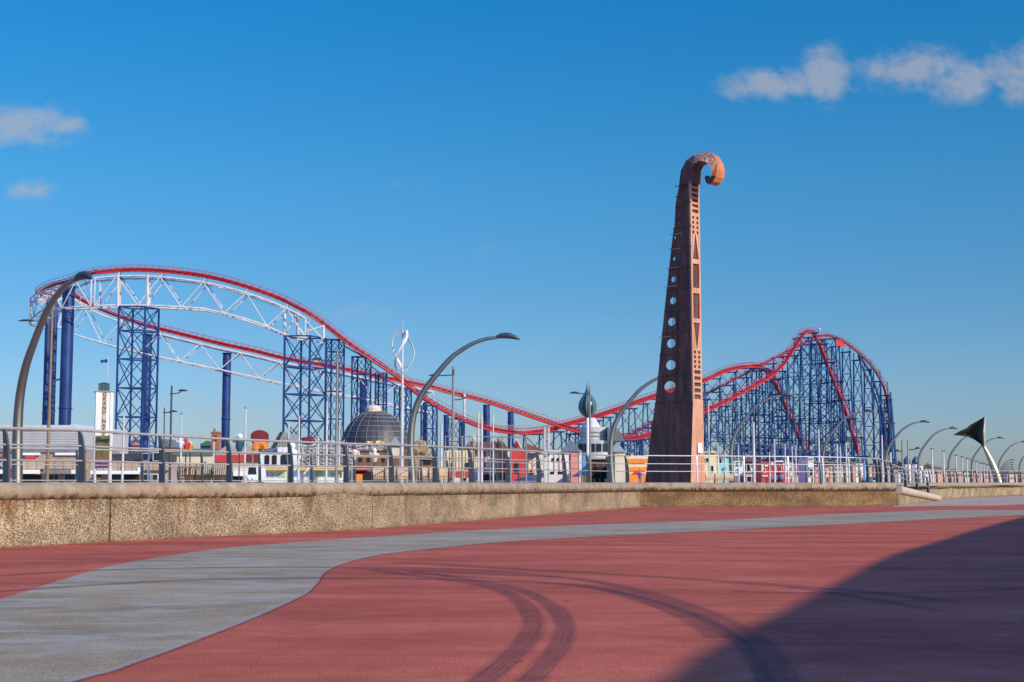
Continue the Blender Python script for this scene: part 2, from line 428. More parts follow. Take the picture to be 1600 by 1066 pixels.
for i in range(n+1):
    Y = y0_*(y1_/y0_)**(i/n); r_ = x_at(L_, Y); l_ = x_at(U_, Y)
    if l_ is None: l_ = -14.
    mb.v += [V((l_, Y, .004)), V((r_, Y, .004))]
for i in range(n): mb.f.append((2*i, 2*i+1, 2*i+3, 2*i+2))
struct(mb.build('path', GREY))
ribbon([(p.x+random.uniform(-.012,.012), p.y) for p in L_[::4]], .09, .0085, LIP, 'path_edging')
ribbon([(p.x+.055+random.uniform(-.01,.01), p.y-.01) for p in L_[::4]], .035, .0100, SEAM, 'path_edge_gap')
ribbon([(p.x+random.uniform(-.02,.02), p.y) for p in U_[::4]], .05, .0092, LIP, 'path_edging')
# pale landing near the steps
pp = [G(1395, 792), G(1560, 790), G(1640, 786), G(1900, 776), G(1900, 768), G(1600, 774), G(1470, 780), G(1400, 786)]
mb = MB(); mb.add([V((p.x, p.y, .004)) for p in pp], [tuple(range(len(pp)))]); struct(mb.build('landing_pavement', PALE))
marks = [
 ([(-40,902),(0,900),(150,892),(300,888),(500,887),(650,891),(800,899),(875,903)], .42),
 ([(-40,928),(0,925),(150,915),(300,907),(500,904),(650,905),(800,910),(925,917),(1025,944),(1090,972),(1130,997)], .34),
 ([(560,886),(650,888),(750,892),(875,902),(950,913),(1025,931),(1100,957),(1160,988),(1200,1022),(1225,1068)], .32),
 ([(640,896),(760,904),(870,912),(960,925),(1040,945),(1110,972),(1150,1000),(1180,1035),(1195,1070)], .16),
 ([(580,890),(640,899),(700,906),(760,916),(800,931),(825,951),(834,975),(825,1000),(800,1027),(758,1062),(740,1080)], .26),
 ([(640,893),(700,901),(780,914),(820,925),(853,941),(876,960),(885,982),(876,1010),(852,1040),(826,1068)], .24),
 ([(620,880),(700,883),(800,889),(1025,902),(1200,914),(1350,925),(1470,939)], .38),
 ([(1145,925),(1250,927),(1350,928),(1480,925),(1590,921)], .28),
 ([(1230,918),(1290,925),(1370,938),(1470,955)], .22),
]
mb = MB()
for i, (pts, wd) in enumerate(marks): ribbon([G(x, y) for x, y in pts], wd*1.15, .010+.0006*i, None, mb=mb)
struct(mb.build('tyre_marks', SKID))
mb = MB()
for i, (pts, wd) in enumerate([([(-60,868),(0,875),(265,890),(450,902),(800,930),(1000,941),(1200,952),(1600,975),(1700,981)], .022)]):
    ribbon([G(x, y) for x, y in pts], wd, .0165+.0005*i, None, mb=mb)
struct(mb.build('road_joint', SEAM))

# ---------------------------------------------------------------- sea walls
w1 = [G(x, y) for x, y in [(-260,868),(0,856),(172,846.5),(350,837.5),(582,826),(800,808.5),(1000,792.5)]]
w2 = [w1[-1], G(1130, 792), G(1265, 791.5), G(1400, 790)]
w3 = [G(1385, 788), G(1468, 780), G(1530, 777), G(1600, 773.5), G(1760, 769), G(2100, 762)]
def seg_normal(a, b):
    t = (b-a); t.z = 0; t.normalize(); return V((t.y, -t.x, 0))   # faces the camera side
def wall_panel(pts, z1, thick=.5):
    mb = MB()
    ns = []
    for i in range(len(pts)):
        n = V((0,0,0))
        if i: n += seg_normal(pts[i-1], pts[i])
        if i < len(pts)-1: n += seg_normal(pts[i], pts[i+1])
        ns.append(n.normalized())
    o = 0
    for p, n in zip(pts, ns):
        q = p-n*thick
        mb.v += [V((p.x,p.y,-.1)), V((p.x,p.y,z1)), V((q.x,q.y,z1)), V((q.x,q.y,-.1))]
    for i in range(len(pts)-1):
        a = i*4; b = a+4
        for k in range(3): mb.f.append((a+k, b+k, b+k+1, a+k+1))
    mb.f += [(0,1,2,3), tuple(len(mb.v)-4+k for k in (3,2,1,0))]
    return mb
def sub(pts, a, b, n=1):   # piece of a smooth line between parameters
    return [at_par(pts, a+(b-a)*i/n) for i in range(n+1)]
c1 = catmull(w1, 8)
def par_of(poly, q):
    best = 0; bd = 1e9
    for i in range(401):
        p = at_par(poly, i/400); d = (V((p.x, p.y))-V((q.x, q.y))).length
        if d < bd: bd = d; best = i/400
    return best
def rad_at(Y): return .225+max(0, min(1, (Y-36)/50))*.085
def coping(pts, parent, rfun=rad_at):
    mb = MB(); n = len(pts); path = []; rs = []
    for i, p in enumerate(pts):
        nn_ = seg_normal(pts[max(0, i-1)], pts[min(n-1, i+1)]); r = rfun(p.y)
        path.append(V((p.x, p.y, EYE-r))-nn_*(r*.55)); rs.append(r)
    # rounded ends leave a shadow line at every joint
    path = [path[0]]+path+[path[-1]]; d0 = (path[2]-path[1]).normalized(); d1 = (path[-2]-path[-3]).normalized()
    path[0] = path[1]+d0*.0; path[1] = path[1]+d0*.05; path[-1] = path[-2]-d1*0.; path[-2] = path[-2]-d1*.05
    rs = [rs[0]*.86]+rs+[rs[-1]*.86]
    mb.tube(path, rs, 22); return mb.build('coping', COPE, parent, True)
def make_wall(line, cuts, cope_cuts, label, mat, group='sea wall runs'):
    t = thing('sea_wall', label, 'wall', tuple(line[0]), group)
    for a, b in zip(cuts, cuts[1:]):
        pts = sub(line, a+(.0011 if a > 0 else 0), b, 14)
        wall_panel(pts, EYE-.3).build('wall_panel', PEB0 if (mat == PEB1 and a == 0 and line is c1) else mat, t)
    for a, b in zip(cope_cuts, cope_cuts[1:]): coping(sub(line, a, b, 14), t)
    return t
pj = [par_of(c1, G(172, 846.5)), par_of(c1, G(582, 826))]
tw = make_wall(c1, [0]+pj+[1], [0, par_of(c1, G(183, 846)), 1], 'long pebbledash sea wall with rolled coping receding from the left edge', PEB1)
hp = P(682, 811, G(682, 817).y-.06)
mb = MB(); nrm = seg_normal(G(660, 819.5), G(700, 816.5)); hp = G(682, 817.8); hp.z = .17
mb.tube([hp+nrm*.03, hp-nrm*.02], .075, 14); mb.build('drain_outlet', BLACK, tw)
tw2 = make_wall(w2, [0, par_of(w2, G(1265, 791.5)), 1], [0, par_of(w2, G(1267, 791.5)), 1], 'rust stained sea wall bay standing in front of the horn sculpture', PEB2)
c3 = catmull(w3, 6)
tw3 = make_wall(c3, [0, .3, 1], [0, .35, 1], 'distant pebbledash sea wall beyond the steps at the right', PEB1)
# steps down with a sloping rolled side
A0 = V((w2[-1].x+.2, w2[-1].y+.1, 0)); B0 = G(1466, 783)
ts = thing('stepped_wall', 'low sloping wall with rolled coping falling to the ground by the steps', 'wall', tuple(A0))
A1 = V((A0.x, A0.y, 1.03)); B1 = V((B0.x, B0.y, .22))
mb = MB(); mb.tube([A1, A1+(B1-A1)*.5, B1-(B1-A1)*.01, B1+V((.1,0,-.02))], [.27, .26, .25, .17], 18); mb.build('coping', paint('pale_ramp_stone', (.55,.44,.31), .85, 0, .3, 2, False), ts, True)
nrm = seg_normal(A0, B0)
mb = MB(); mb.prism([A0+V((0,0,-.05)), B0+V((0,0,-.05)), B0+V((0,0,.08)), A0+V((0,0,.85))], -nrm*.4); mb.build('side_wall', PEB1, ts)
mb = MB()
for i in range(7):
    a = A0+(B0-A0)*(i/7.); a2 = A0+(B0-A0)*((i+1)/7.); h = 1.0*(1-i/7.)
    mb.prism([a-nrm*.45, a2-nrm*.45, a2-nrm*.45+V((0,0,h)), a-nrm*.45+V((0,0,h))], -nrm*3.2)
mb.build('steps', PALE, ts)
# upper promenade slab behind the walls
pl = [p-V((.25*.9, -.1, 0)) for p in w1]+[V((p.x, p.y+.4, 0)) for p in w2[1:]]+[V((p.x+.3, p.y+.5, 0)) for p in w3[1:]]
dv = V((-.5, .866, 0)); ds_ = [0, 8, 25, 60, 120, 220, 400, 800, 1600, 3200, 6000]
mb = MB(); mb.add([V((p.x, p.y, UP))+dv*d for d in ds_ for p in pl], [(j*len(pl)+i, j*len(pl)+i+1, (j+1)*len(pl)+i+1, (j+1)*len(pl)+i) for j in range(len(ds_)-1) for i in range(len(pl)-1)])
struct(mb.build('promenade', PAVE))

# ---------------------------------------------------------------- railings
PROF_R = [(0,0),(-.012,.33),(-.05,.66),(-.12,.9),(-.2,1.0)]
PROF_L = [(-.19,0),(-.185,.33),(-.20,.66),(-.225,.9),(-.245,1.0)]
def fin_post(base, n, t, h, k=1.0, thick=.03):
    """blade post, base at promenade edge; n = towards the sea, h height"""
    mb = MB()
    R_ = [base+n*(a*k)+V((0,0,z*h)) for a, z in PROF_R]; L2 = [base+n*(a*k)+V((0,0,z*h)) for a, z in PROF_L]
    for i in range(4):
        q = [L2[i], R_[i], R_[i+1], L2[i+1]]
        mb.hexa([q[0]-t*thick, q[1]-t*thick, q[1]+t*thick, q[0]+t*thick, q[3]-t*thick, q[2]-t*thick, q[2]+t*thick, q[3]+t*thick])
    return mb
def railing(label, bases, heights, normals, zb, rails=(1., .7, .42), r=.028, k=1., mat=POST, rmat=GALV, thick=.03, ext=None, prof_k=None):
    t = thing('railing', label, 'railing', tuple(bases[0]), 'seafront railings')
    tops = []
    for i, (b, h, n) in enumerate(zip(bases, heights, normals)):
        tg = V((-n.y, n.x, 0)); bb = V((b.x, b.y, zb[i] if hasattr(zb, '__len__') else zb))
        fin_post(bb, n, tg, h, k*h/1.25, thick).build('post', mat, t)
    for fr in rails:
        off = {1.: -.215, .7: -.13, .42: -.10}.get(fr, -.1)
        pts = [V((b.x, b.y, (zb[i] if hasattr(zb, '__len__') else zb)+h*fr))+n*(off*k*h/1.25) for i, (b, h, n) in enumerate(zip(bases, heights, normals))]
        if ext: pts = [pts[0]+(pts[0]-pts[1])*ext[0]]+pts+([pts[-1]+(pts[-1]-pts[-2])*ext[1]] if ext[1] else [])
        mb = MB(); mb.tube(pts, [r*1.35 if fr == 1. else r*.9]*len(pts), 8); mb.build('rail', rmat, t, True)
    return t
px1 = [(20,669),(138,672),(262,680),(368,686),(463,690),(551,693),(622,695),(690,697.5),(746,700),(803,703),(851,705),(891,708),(928,710),(959,711.5),(988,712.5)]
# the depth at each post from the wall line
def on_line(px, line):
    best = None
    for i in range(1201):
        p = at_par(line, i/1200); x = 800+F*p.x/(p.y*CP+(0-EYE)*SP)
        if best is None or abs(x-px) < best[0]: best = (abs(x-px), p)
    return best[1]
def rail_on(line, posts, label, back=.16, ext=None, base_z=EYE-.02, **kw):
    bs, hs_, ns_ = [], [], []
    for x, yt in posts:
        p = on_line(x, line); n = seg_normal(on_line(x-12, line), on_line(x+12, line)); b = p-n*back
        zt = P(x, yt, b.y).z
        bs.append(b); hs_.append(zt-base_z); ns_.append(n)
    return railing(label, bs, hs_, ns_, base_z, ext=ext, **kw)
rail_on(c1, px1, 'grey steel railing of curved blade posts along the left sea wall', ext=(1.6, .3))
# white bay railing in front of the sculpture
w2c = [w2[0]+V((-.1,0,0))]+w2[1:]
rail_on(w2c, [(1092,712.5),(1166,713),(1235,713.5),(1291,714),(1332,715)], 'pale steel railing in front of the rusty horn sculpture', ext=(1.1, .2), mat=BRITE, rmat=BRITE, thick=.035, r=.026, k=.42)
rail_on(w2c, [(1336,715),(1362,716),(1377,717),(1382,717),(1391,720),(1403,722)], 'grey blade railing at the right end of the stained bay', ext=(.1, .1), thick=.05, r=.032)
# inner railing further back
def at_depth(posts, label, hgt, ext=(1.,1.), nvec=V((.94,-.35,0)), zb=UP, depth=None, **kw):
    bs, hs_, ns_ = [], [], []
    for i, (x, yt) in enumerate(posts):
        Y = depth(i, x) if depth else hgt*F/(754-yt)
        b = V((X(x, Y), Y, zb)); bs.append(b); hs_.append(P(x, yt, Y).z-zb); ns_.append(nvec.normalized())
    return railing(label, bs, hs_, ns_, zb, ext=ext, **kw)
at_depth([(14,700),(123,702),(224,704.5),(318,706),(408,708.5),(489,711),(556,713.5),(612,715),(660,717),(702,719),(742,720.5),(778,722),(812,723.5),(842,724.5)],
         'thinner inner railing behind the left blade railing', 1.2, (1.2, .3), k=.55, thick=.03, r=.022, rails=(1., .62, .25))
at_depth([(1262,722),(1284,722),(1305,722.5),(1322,723),(1345,724)], 'short dark railing row behind the stained bay, left of the blue post', 1.3, (.3,.3), k=.8, thick=.05, r=.022, nvec=V((.3,-1,0)))
# stair railing
sb = [(1417,732,762),(1435,738,767),(1452,745,772)]
bs, hs_, zb_ = [], [], []
for x, yt, yb in sb:
    Y = A0.y+(B0.y-A0.y)*((x-1402)/64.); p = P(x, yb, Y); bs.append(V((p.x, p.y, p.z))); zb_.append(p.z); hs_.append(P(x, yt, Y).z-p.z)
railing('short sloping railing running down the steps', bs, hs_, [V((.5,-.85,0)).normalized()]*3, zb_, ext=(.9,.15), thick=.05, r=.035, k=1.1)
# far railing on the distant wall
fp = []
x = 1392.
while x < 1625: fp.append((x, 735.2 if x < 1560 else 736)); x += 11.3-(x-1392)*.009
rail_on(c3, fp, 'long far railing of many blade posts on the distant sea wall', ext=(.5,.5), thick=.06, r=.035, k=.9)

# ---------------------------------------------------------------- giant arc lamps
PR = [(0,0),(-.10,1.5),(-.16,3.0),(-.02,4.6),(.5,6.05),(1.3,7.2),(2.35,8.45),(3.0,9.0),(3.9,9.55),(4.8,9.88),(5.6,10.0)]
def lamp_proto():
    t = thing('promenade_lamp', 'x', 'street lamp', (0,0,0), 'tall curved arc lamps along the promenade')
    pts = catmull([V((a, 0, b)) for a, b in PR], 5); n = len(pts)
    rs = [.30-.19*(i/(n-1))**.8 for i in range(n)]
    mb = MB(); mb.tube(pts, rs, 12, up=V((0,1,0))); mb.build('mast', LAMPM, t, True)
    mb = MB(); mb.tube([(5.5,0,10.0),(5.9,0,10.12),(6.4,0,10.12),(6.9,0,9.98),(7.15,0,9.86)], [.1,.19,.21,.13,.03], 10, up=V((0,1,0)))
    mb.build('lamp_head', DARK, t, True)
    mb = MB(); mb.tube([(0,0,-.05),(0,0,.0),(0,0,.06)], [.5,.5,.42], 16); mb.build('base_plate', GALV, t)
    return t
lp = lamp_proto()
LD = [(27,73,-46,'nearest and tallest arc lamp bending over the left end of the coaster',1.),
      (645,97,0,'large arc lamp in front of the glass dome and wind turbine',1.),
      (957,131,0,'arc lamp just left of the horn sculpture, its head hidden behind it',1.),
      (1145,163,0,'arc lamp in front of the blue lattice just right of the horn sculpture',1.),
      (1288,199,0,'arc lamp in front of the right end of the coaster lattice',1.),
      (1386,234,0,'arc lamp at the right foot of the coaster lattice',1.),
      (1437,262,0,'arc lamp whose head touches the left tip of the tail fin sculpture',1.),
      (1484,290,0,'arc lamp seen behind the body of the tail fin sculpture',1.),
      (1520,319,0,'arc lamp rising behind the stem of the tail fin sculpture',1.),
      (1562,350,0,'arc lamp just right of the tail fin stem, partly cut by the frame',1.),
      (1594,384,0,'small arc lamp base at the right edge of the photo',1.)]
for i, (x, Y, rot, lab, sc_) in enumerate(LD):
    o = lp if i == 0 else copytree(lp)
    o.location = (X(x, Y), Y, UP); o.rotation_euler = (0, 0, R(rot)); o['label'] = lab
for k in range(7):
    Y = 640+k*80; o = copytree(lp); o.location = (X(1562+k*1.6, Y), Y, UP)
    o['label'] = 'tiny distant arc lamp in the fan of lamps right of the tail fin stem'

# ---------------------------------------------------------------- horn sculpture
SY = 96.0; KS = SY and F/SY
tt = R(46); dS = V((math.cos(tt), -math.sin(tt), 0)); eS = V((math.sin(tt), math.cos(tt), 0))
kx = (F/SY)*math.cos(tt)
O0 = V((X(1080, SY), SY, 0)); WD = .86
def SPt(s, p, z): return O0+dS*s+eS*((p+WD/2)*1.2)+V((0,0,z))
def hz(y): return EYE+(754-y)*SY/F
def sx(x, y=500.):
    dz = (754-y)*SY/F; u = (x-800)/F
    return (u*(SY*CP+dz*SP)-O0.x)/(math.cos(tt)+u*math.sin(tt)*CP)
horn = thing('horn_sculpture', 'tall rusty steel horn shaped sculpture with curled tip and row of round holes', 'sculpture', tuple(O0+V((0,0,UP))))
# left outline (s of back edge) by height
def back(y):
    tb = [(760,1006.5),(754,1007.5),(690,1015.5),(625,1024),(480,1038),(397,1047),(345,1053),(300,1059),(250,1063)]
    for (a, xa), (b, xb) in zip(tb, tb[1:]):
        if y <= a and y >= b: return sx(xa+(xb-xa)*(a-y)/(a-b), y)
    return sx(1059, y)
mb = MB()   # plinth (y 628..760), flaring
def sec(s0, s1, p0, p1, z): return [SPt(s0,p0,z), SPt(s1,p0,z), SPt(s1,p1,z), SPt(s0,p1,z)]
zb = UP
rows = [(760, 1007, 1079, .66), (690, 1015.5, 1081, .52), (628, 1023.5, 1083, .44)]
ring = []
for y, xa, xb, hw in rows:
    # keep the left boundary (p=-hw) at the traced column
    ring.append((hz(y) if y < 755 else UP, sx(xa, y), sx(xb, y), hw))
for i in range(2):
    a, b = ring[i], ring[i+1]
    mb.hexa(sec(a[1], a[2], -.43, -.43+2*a[3], a[0])+sec(b[1], b[2], -.43, -.43+2*b[3], b[0]))
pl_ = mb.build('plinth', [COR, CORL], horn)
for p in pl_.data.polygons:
    if (p.normal.dot(dS)) > .75: p.material_index = 1  # sun-facing side gets the lighter steel copy
# main shaft: inner box behind the slotted front
hw = .40
def shaft_left(y): return sx(1060+(625-y)*.006, y)
mb = MB(); ys = [628, 560, 480, 397, 330, 282]
for a, b in zip(ys, ys[1:]):
    mb.hexa(sec(shaft_left(a), sx(1083-(628-a)*.013, a)-.12, -.43, -.43+.8, hz(a))+sec(shaft_left(b), sx(1083-(628-b)*.013, b)-.12, -.43, -.43+.8, hz(b)))
mb.build('shaft', COR, horn)
# panel seams
for y in (628, 586, 551.5, 518, 482.5, 449, 416, 383, 350, 312):
    mb = MB(); s0 = back(y) if y > 300 else sx(1060, y)
    mb.hexa(sec(s0-.02, sx(1080, y), -.455, -.40, hz(y)-.035)+sec(s0-.02, sx(1080, y), -.455, -.40, hz(y)+.035))
    mb.build('panel_seam', BRN, horn)
# slotted front face: side strips, bars, V pieces
def fr(y): return sx(1083-(628-y)*.013, y)      # front plane
FP0, FP1 = -.43, .38
def front_piece(mb, p0a, p1a, p0b, p1b, ya, yb):   # trapezoid between heights ya (low) and yb (high)
    mb.hexa([SPt(fr(ya)-.14,p0a,hz(ya)), SPt(fr(ya),p0a,hz(ya)), SPt(fr(ya),p1a,hz(ya)), SPt(fr(ya)-.14,p1a,hz(ya)),
             SPt(fr(yb)-.14,p0b,hz(yb)), SPt(fr(yb),p0b,hz(yb)), SPt(fr(yb),p1b,hz(yb)), SPt(fr(yb)-.14,p1b,hz(yb))])
mb = MB(); st = .13
front_piece(mb, FP0, FP0+st, FP0, FP0+st, 628, 276); front_piece(mb, FP1-st, FP1, FP1-st, FP1, 628, 276)
for ya, yb in ((628,624),(617,613.5),(607.5,604),(598,594),(588.5,584.5),(579,575.5), (504,497),(457,448.5),(410,402.5),
               (331,328.5),(323,319.5),(314.5,311.5),(306,303),(297.5,294.5),(289,286),(280.5,277)):
    front_piece(mb, FP0+st+.002, FP1-st-.002, FP0+st+.002, FP1-st-.002, ya, yb)
cen = (FP0+FP1)/2
# small paired windows (central mullion + short bars)
for y0, y1 in ((575.5, 545), (362, 331)):
    front_piece(mb, cen-.10, cen+.10, cen-.10, cen+.10, y0, y1)
    n = 4
    for k in range(n):
        ya = y0+(y1-y0)*(k+.62)/n; yb = y0+(y1-y0)*(k+1.)/n
        front_piece(mb, FP0+st+.002, cen-.102, FP0+st+.002, cen-.102, ya, yb); front_piece(mb, cen+.102, FP1-st-.002, cen+.102, FP1-st-.002, ya, yb)
# V shaped cheeks
front_piece(mb, cen-.24, cen-.02, FP0+st+.002, FP0+st+.03, 545, 506); front_piece(mb, cen+.02, cen+.24, FP1-st-.03, FP1-st-.002, 545, 506)
front_piece(mb, FP0+st+.002, FP0+st+.03, cen-.24, cen-.02, 401, 362); front_piece(mb, FP1-st-.03, FP1-st-.002, cen+.02, cen+.24, 401, 362)
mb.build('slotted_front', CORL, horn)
mb = MB(); mb.hexa([SPt(fr(627)-.125+dz, p, hz(y)) for y in (627, 277) for dz, p in ((-.02, FP0+.05), (.0, FP0+.05), (.0, FP1-.05), (-.02, FP1-.05))])
# fin plate with round holes
holes = [(603,1046,8.6,9.2),(568.5,1047.5,7.4,7.8),(534,1048,6.6,7.2),(499.5,1049,6.,6.6),(466,1051,5.,5.8),(432,1052,4.,4.6),(399,1053.5,3.,3.4),(365,1055,2.4,2.8)]
lim = [628, 586, 551.5, 518, 482.5, 449, 416, 383, 350]
mb = MB(); bars = MB()
for i, (hy, hx, rx, ry) in enumerate(holes):
    y0, y1 = lim[i], lim[i+1]
    N = 32
    c = V((sx(hx, hy), hz(hy)))
    corners = [(back(y0), hz(y0)), (shaft_left(y0)+.03, hz(y0)), (shaft_left(y1)+.03, hz(y1)), (back(y1), hz(y1))]
    inner = []; outer = []
    for k in range(N):
        a = 2*math.pi*k/N-3*math.pi/4
        inner.append((c.x+rx/kx*math.cos(a), c.y+ry*SY/F*math.sin(a)))
        q = k*4/N; e = int(q); f_ = q-e
        pa, pb = corners[e], corners[(e+1) % 4]; outer.append((pa[0]+(pb[0]-pa[0])*f_, pa[1]+(pb[1]-pa[1])*f_))
    o = len(mb.v)
    for pp_ in (-.42, -.34):
        mb.v += [SPt(s, pp_, z) for s, z in inner]; mb.v += [SPt(s, pp_, z) for s, z in outer]
    for k in range(N):
        k2 = (k+1) % N
        mb.f.append((o+k, o+k2, o+N+k2, o+N+k)); mb.f.append((o+2*N+k2, o+2*N+k, o+3*N+k, o+3*N+k2))
        mb.f.append((o+k2, o+k, o+2*N+k, o+2*N+k2)); mb.f.append((o+N+k, o+N+k2, o+3*N+k2, o+3*N+k))
    for fx in (.12, .36, .6, .84):
        s = c.x+rx/kx*fx; hh = ry*SY/F*math.sqrt(max(0.02, 1-fx*fx))
        bars.bar(SPt(s, -.385, c.y-hh), SPt(s, -.385, c.y+hh), .018)
for ya, yb in ((350, 312), (312, 283)):
    xx = 1
    mb.hexa([SPt(s, p, hz(y)) for y, s0 in ((ya, sx(1053.5 if ya == 350 else 1055, ya)), (yb, sx(1055.5 if ya == 350 else 1060.5, yb))) for s, p in ((s0, -.42), (shaft_left(y)+.03, -.42), (shaft_left(y)+.03, -.34), (s0, -.34))])
mb.build('pierced_fin', COR, horn); bars.build('hole_bars', COR, horn)
# vertical grooves on the fin and ladder rungs at its edge
for y in (283, 300, 317, 337, 360, 384, 413.5, 443, 523):
    s0 = back(y)-.16 if y > 340 else sx(1055.5, y)
    mb = MB(); mb.bar(SPt(s0, -.46, hz(y)), SPt(min(s0+1.05, sx(1066, y)), -.46, hz(y)), .03, 6); mb.build('rung', BRN if y < 340 else GALV, horn)
mb = MB()
for k in range(7):
    for ya, yb in ((583, 556),(549, 521),(515, 486),(478, 452),(440, 420)):
        mb.bar(SPt(sx(1057.5+k*.8, ya), -.425, hz(ya)), SPt(sx(1057.5+k*.8, yb), -.425, hz(yb)), .012)
mb.build('fin_ribs', COR, horn)
# curled tip
outer = [(-1.22,20.2),(-1.16,21.1),(-1.0,21.85),(-.62,22.42),(-.08,22.78),(.55,22.92),(1.2,22.82),(1.8,22.45),(2.2,22.0),(2.38,21.45),(2.30,20.98),(2.05,20.66),(1.66,20.50),(1.3,20.65),(1.07,20.92),(.98,21.15)]
inner = [(.0,20.2),(0.,21.1),(.03,21.5),(.16,21.83),(.48,22.06),(.95,22.14),(1.33,22.04),(1.62,21.84),(1.82,21.58),(1.90,21.33),(1.87,21.13),(1.75,20.99),(1.6,20.96),(1.42,21.02),(1.25,21.14),(1.13,21.26)]
q = SY/100.
inner = [(1.36+(a-1.36)*1.2, 21.52+(b-21.52)*1.2) if i in (4,5,6,7,8,9) else (1.36+(a-1.36)*1.1, 21.52+(b-21.52)*1.1) if i in (3,10,11,12) else (a, b) for i, (a, b) in enumerate(inner)]
outer = [(a, b+(.1 if 3 <= i <= 7 else 0)) for i, (a, b) in enumerate(outer)]
def cs(pt, k): return (sx(1080+16.03*pt[0], 754-22.67*pt[1]), EYE+(pt[1])*22.67*SY/F)
wid = [.86]*9+[.84,.78,.7,.6,.48,.36,.26]
mb = MB()
for i, (a, b) in enumerate(zip(outer, inner)):
    (sa, za), (sb_, zb2) = cs(a, i), cs(b, i); cw = -.43+.43; h = wid[i]/2
    if i == 0: za = hz(300); zb2 = hz(280)
    p0, p1 = cw-h, cw+h
    if i <= 8: p0, p1 = -.43, -.43+wid[i]
    bv = [0,0,0,.1,.32,.5,.5,.4,.28,.12,.05,0,0,0,0,0][i]
    mb.v += [SPt(sa,p0+bv,za), SPt(sb_,p0,zb2), SPt(sb_,p1,zb2), SPt(sa,p1,za)]
for i in range(15):
    a = i*4; b = a+4
    for k in range(4): mb.f.append((a+k, a+(k+1) % 4, b+(k+1) % 4, b+k))
mb.f += [(0,3,2,1), (60,61,62,63)]
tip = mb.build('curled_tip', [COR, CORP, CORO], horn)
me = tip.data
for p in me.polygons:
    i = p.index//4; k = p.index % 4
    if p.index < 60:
        if k == 3 and i in (4,5,6) or k == 0 and i in (4,5,6,7): p.material_index = 1     # streaked crest; its side faces get the pale steel to imitate sunlight
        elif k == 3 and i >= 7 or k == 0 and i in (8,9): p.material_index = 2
mb = MB(); c = SPt(fr(700)+.0, -.43+.55, 0)
zq0, zq1 = hz(708), hz(693)
for dd in (0,):
    s = sx(1080.6, 700)+.06
    mb.hexa([SPt(s,.02,zq0), SPt(s+.06,.02,zq0), SPt(s+.06,.40,zq0), SPt(s,.40,zq0), SPt(s,.02,zq1), SPt(s+.04,.02,zq1), SPt(s+.04,.40,zq1), SPt(s,.40,zq1)])
mb.build('plaque', SIGNW, horn)

# ---------------------------------------------------------------- roller coaster
coaster = thing('roller_coaster', 'huge steel roller coaster with red track, white arched trusses and blue lattice supports', 'roller coaster', (X(600,300), 300, UP))
def path3(pl, n=6): return catmull([P(x, y, Y) for x, y, Y in pl], n)
T1r = [(150,424.5,270),(185,421,270),(225,420.5,270),(275,424,270),(325,431,270),(375,443.5,270),(437,465,271),(475,484,271),(500,500,272),(532,525,273),(562,547,274),(600,572,276),(625,590,278),(662,620,282),(700,642.5,288),(745,663,298),(775,671,306),(812,675,318),(846,672.5,330),(869,668,340),(887,662,348),(944,646,378),(1000,626,405),(1050,609,425),(1097,595,442),(1125,582,452),(1150,574,460),(1170,571,467),(1186,572,472),(1199,579,476),(1207,588,479),(1220,616,484),(1238,657,492),(1253,692,498),(1262,716,502)]
T2r = [(111,452,300),(120,462,300),(150,478,300),(182,491,300),(217,503,300),(237,509.5,300),(300,525,301),(350,537,302),(397,547,303),(450,560,304),(525,573,306),(575,584,308),(625,594,310),(675,604,313),(700,611,315),(756,625,320),(803,640,326),(850,656,333),(887,668,340),(925,678,350),(962,684,362),(1000,682,385),(1040,670,405),(1098,643,430),(1136,625,444),(1181,600,456),(1204,586,462),(1224,567,468),(1238,546,471),(1250,527,474),(1258,518.5,476),(1266,516.5,478),(1273,521,480),(1280,535,482),(1287,551,484),(1298,580,487),(1310,609,490),(1323,645,494),(1334,680,498),(1342,710,501)]
T3r = [(975,684,440),(1016,661,450),(1060,640,462),(1097,618,472),(1136,598,482),(1170,580,490),(1192,568,496),(1226,551,504),(1256,536,510),(1271,527,514),(1289,523.5,518),(1305,526.5,522),(1323,536,526),(1346,554,530),(1364,573,533),(1377,594,535),(1385,616,537),(1388,640,538),(1388,670,539),(1386,700,540),(1381,725,541)]
loop = [(150,424.5,270),(128,429,270.5),(108,437,272),(86,443,275),(70,450,280),(62,457,286),(64,462,292),(77,461,297),(92,455,299.5),(111,452,300)]
T1, T2, T3, LP = path3(T1r), path3(T2r), path3(T3r), path3(loop)
def sc(Y): return max(.88, .88*(Y/280.)**.65)
def side_of(t):
    s = V((t.y, -t.x, 0)); return s.normalized() if s.length > 1e-4 else V((1,0,0))
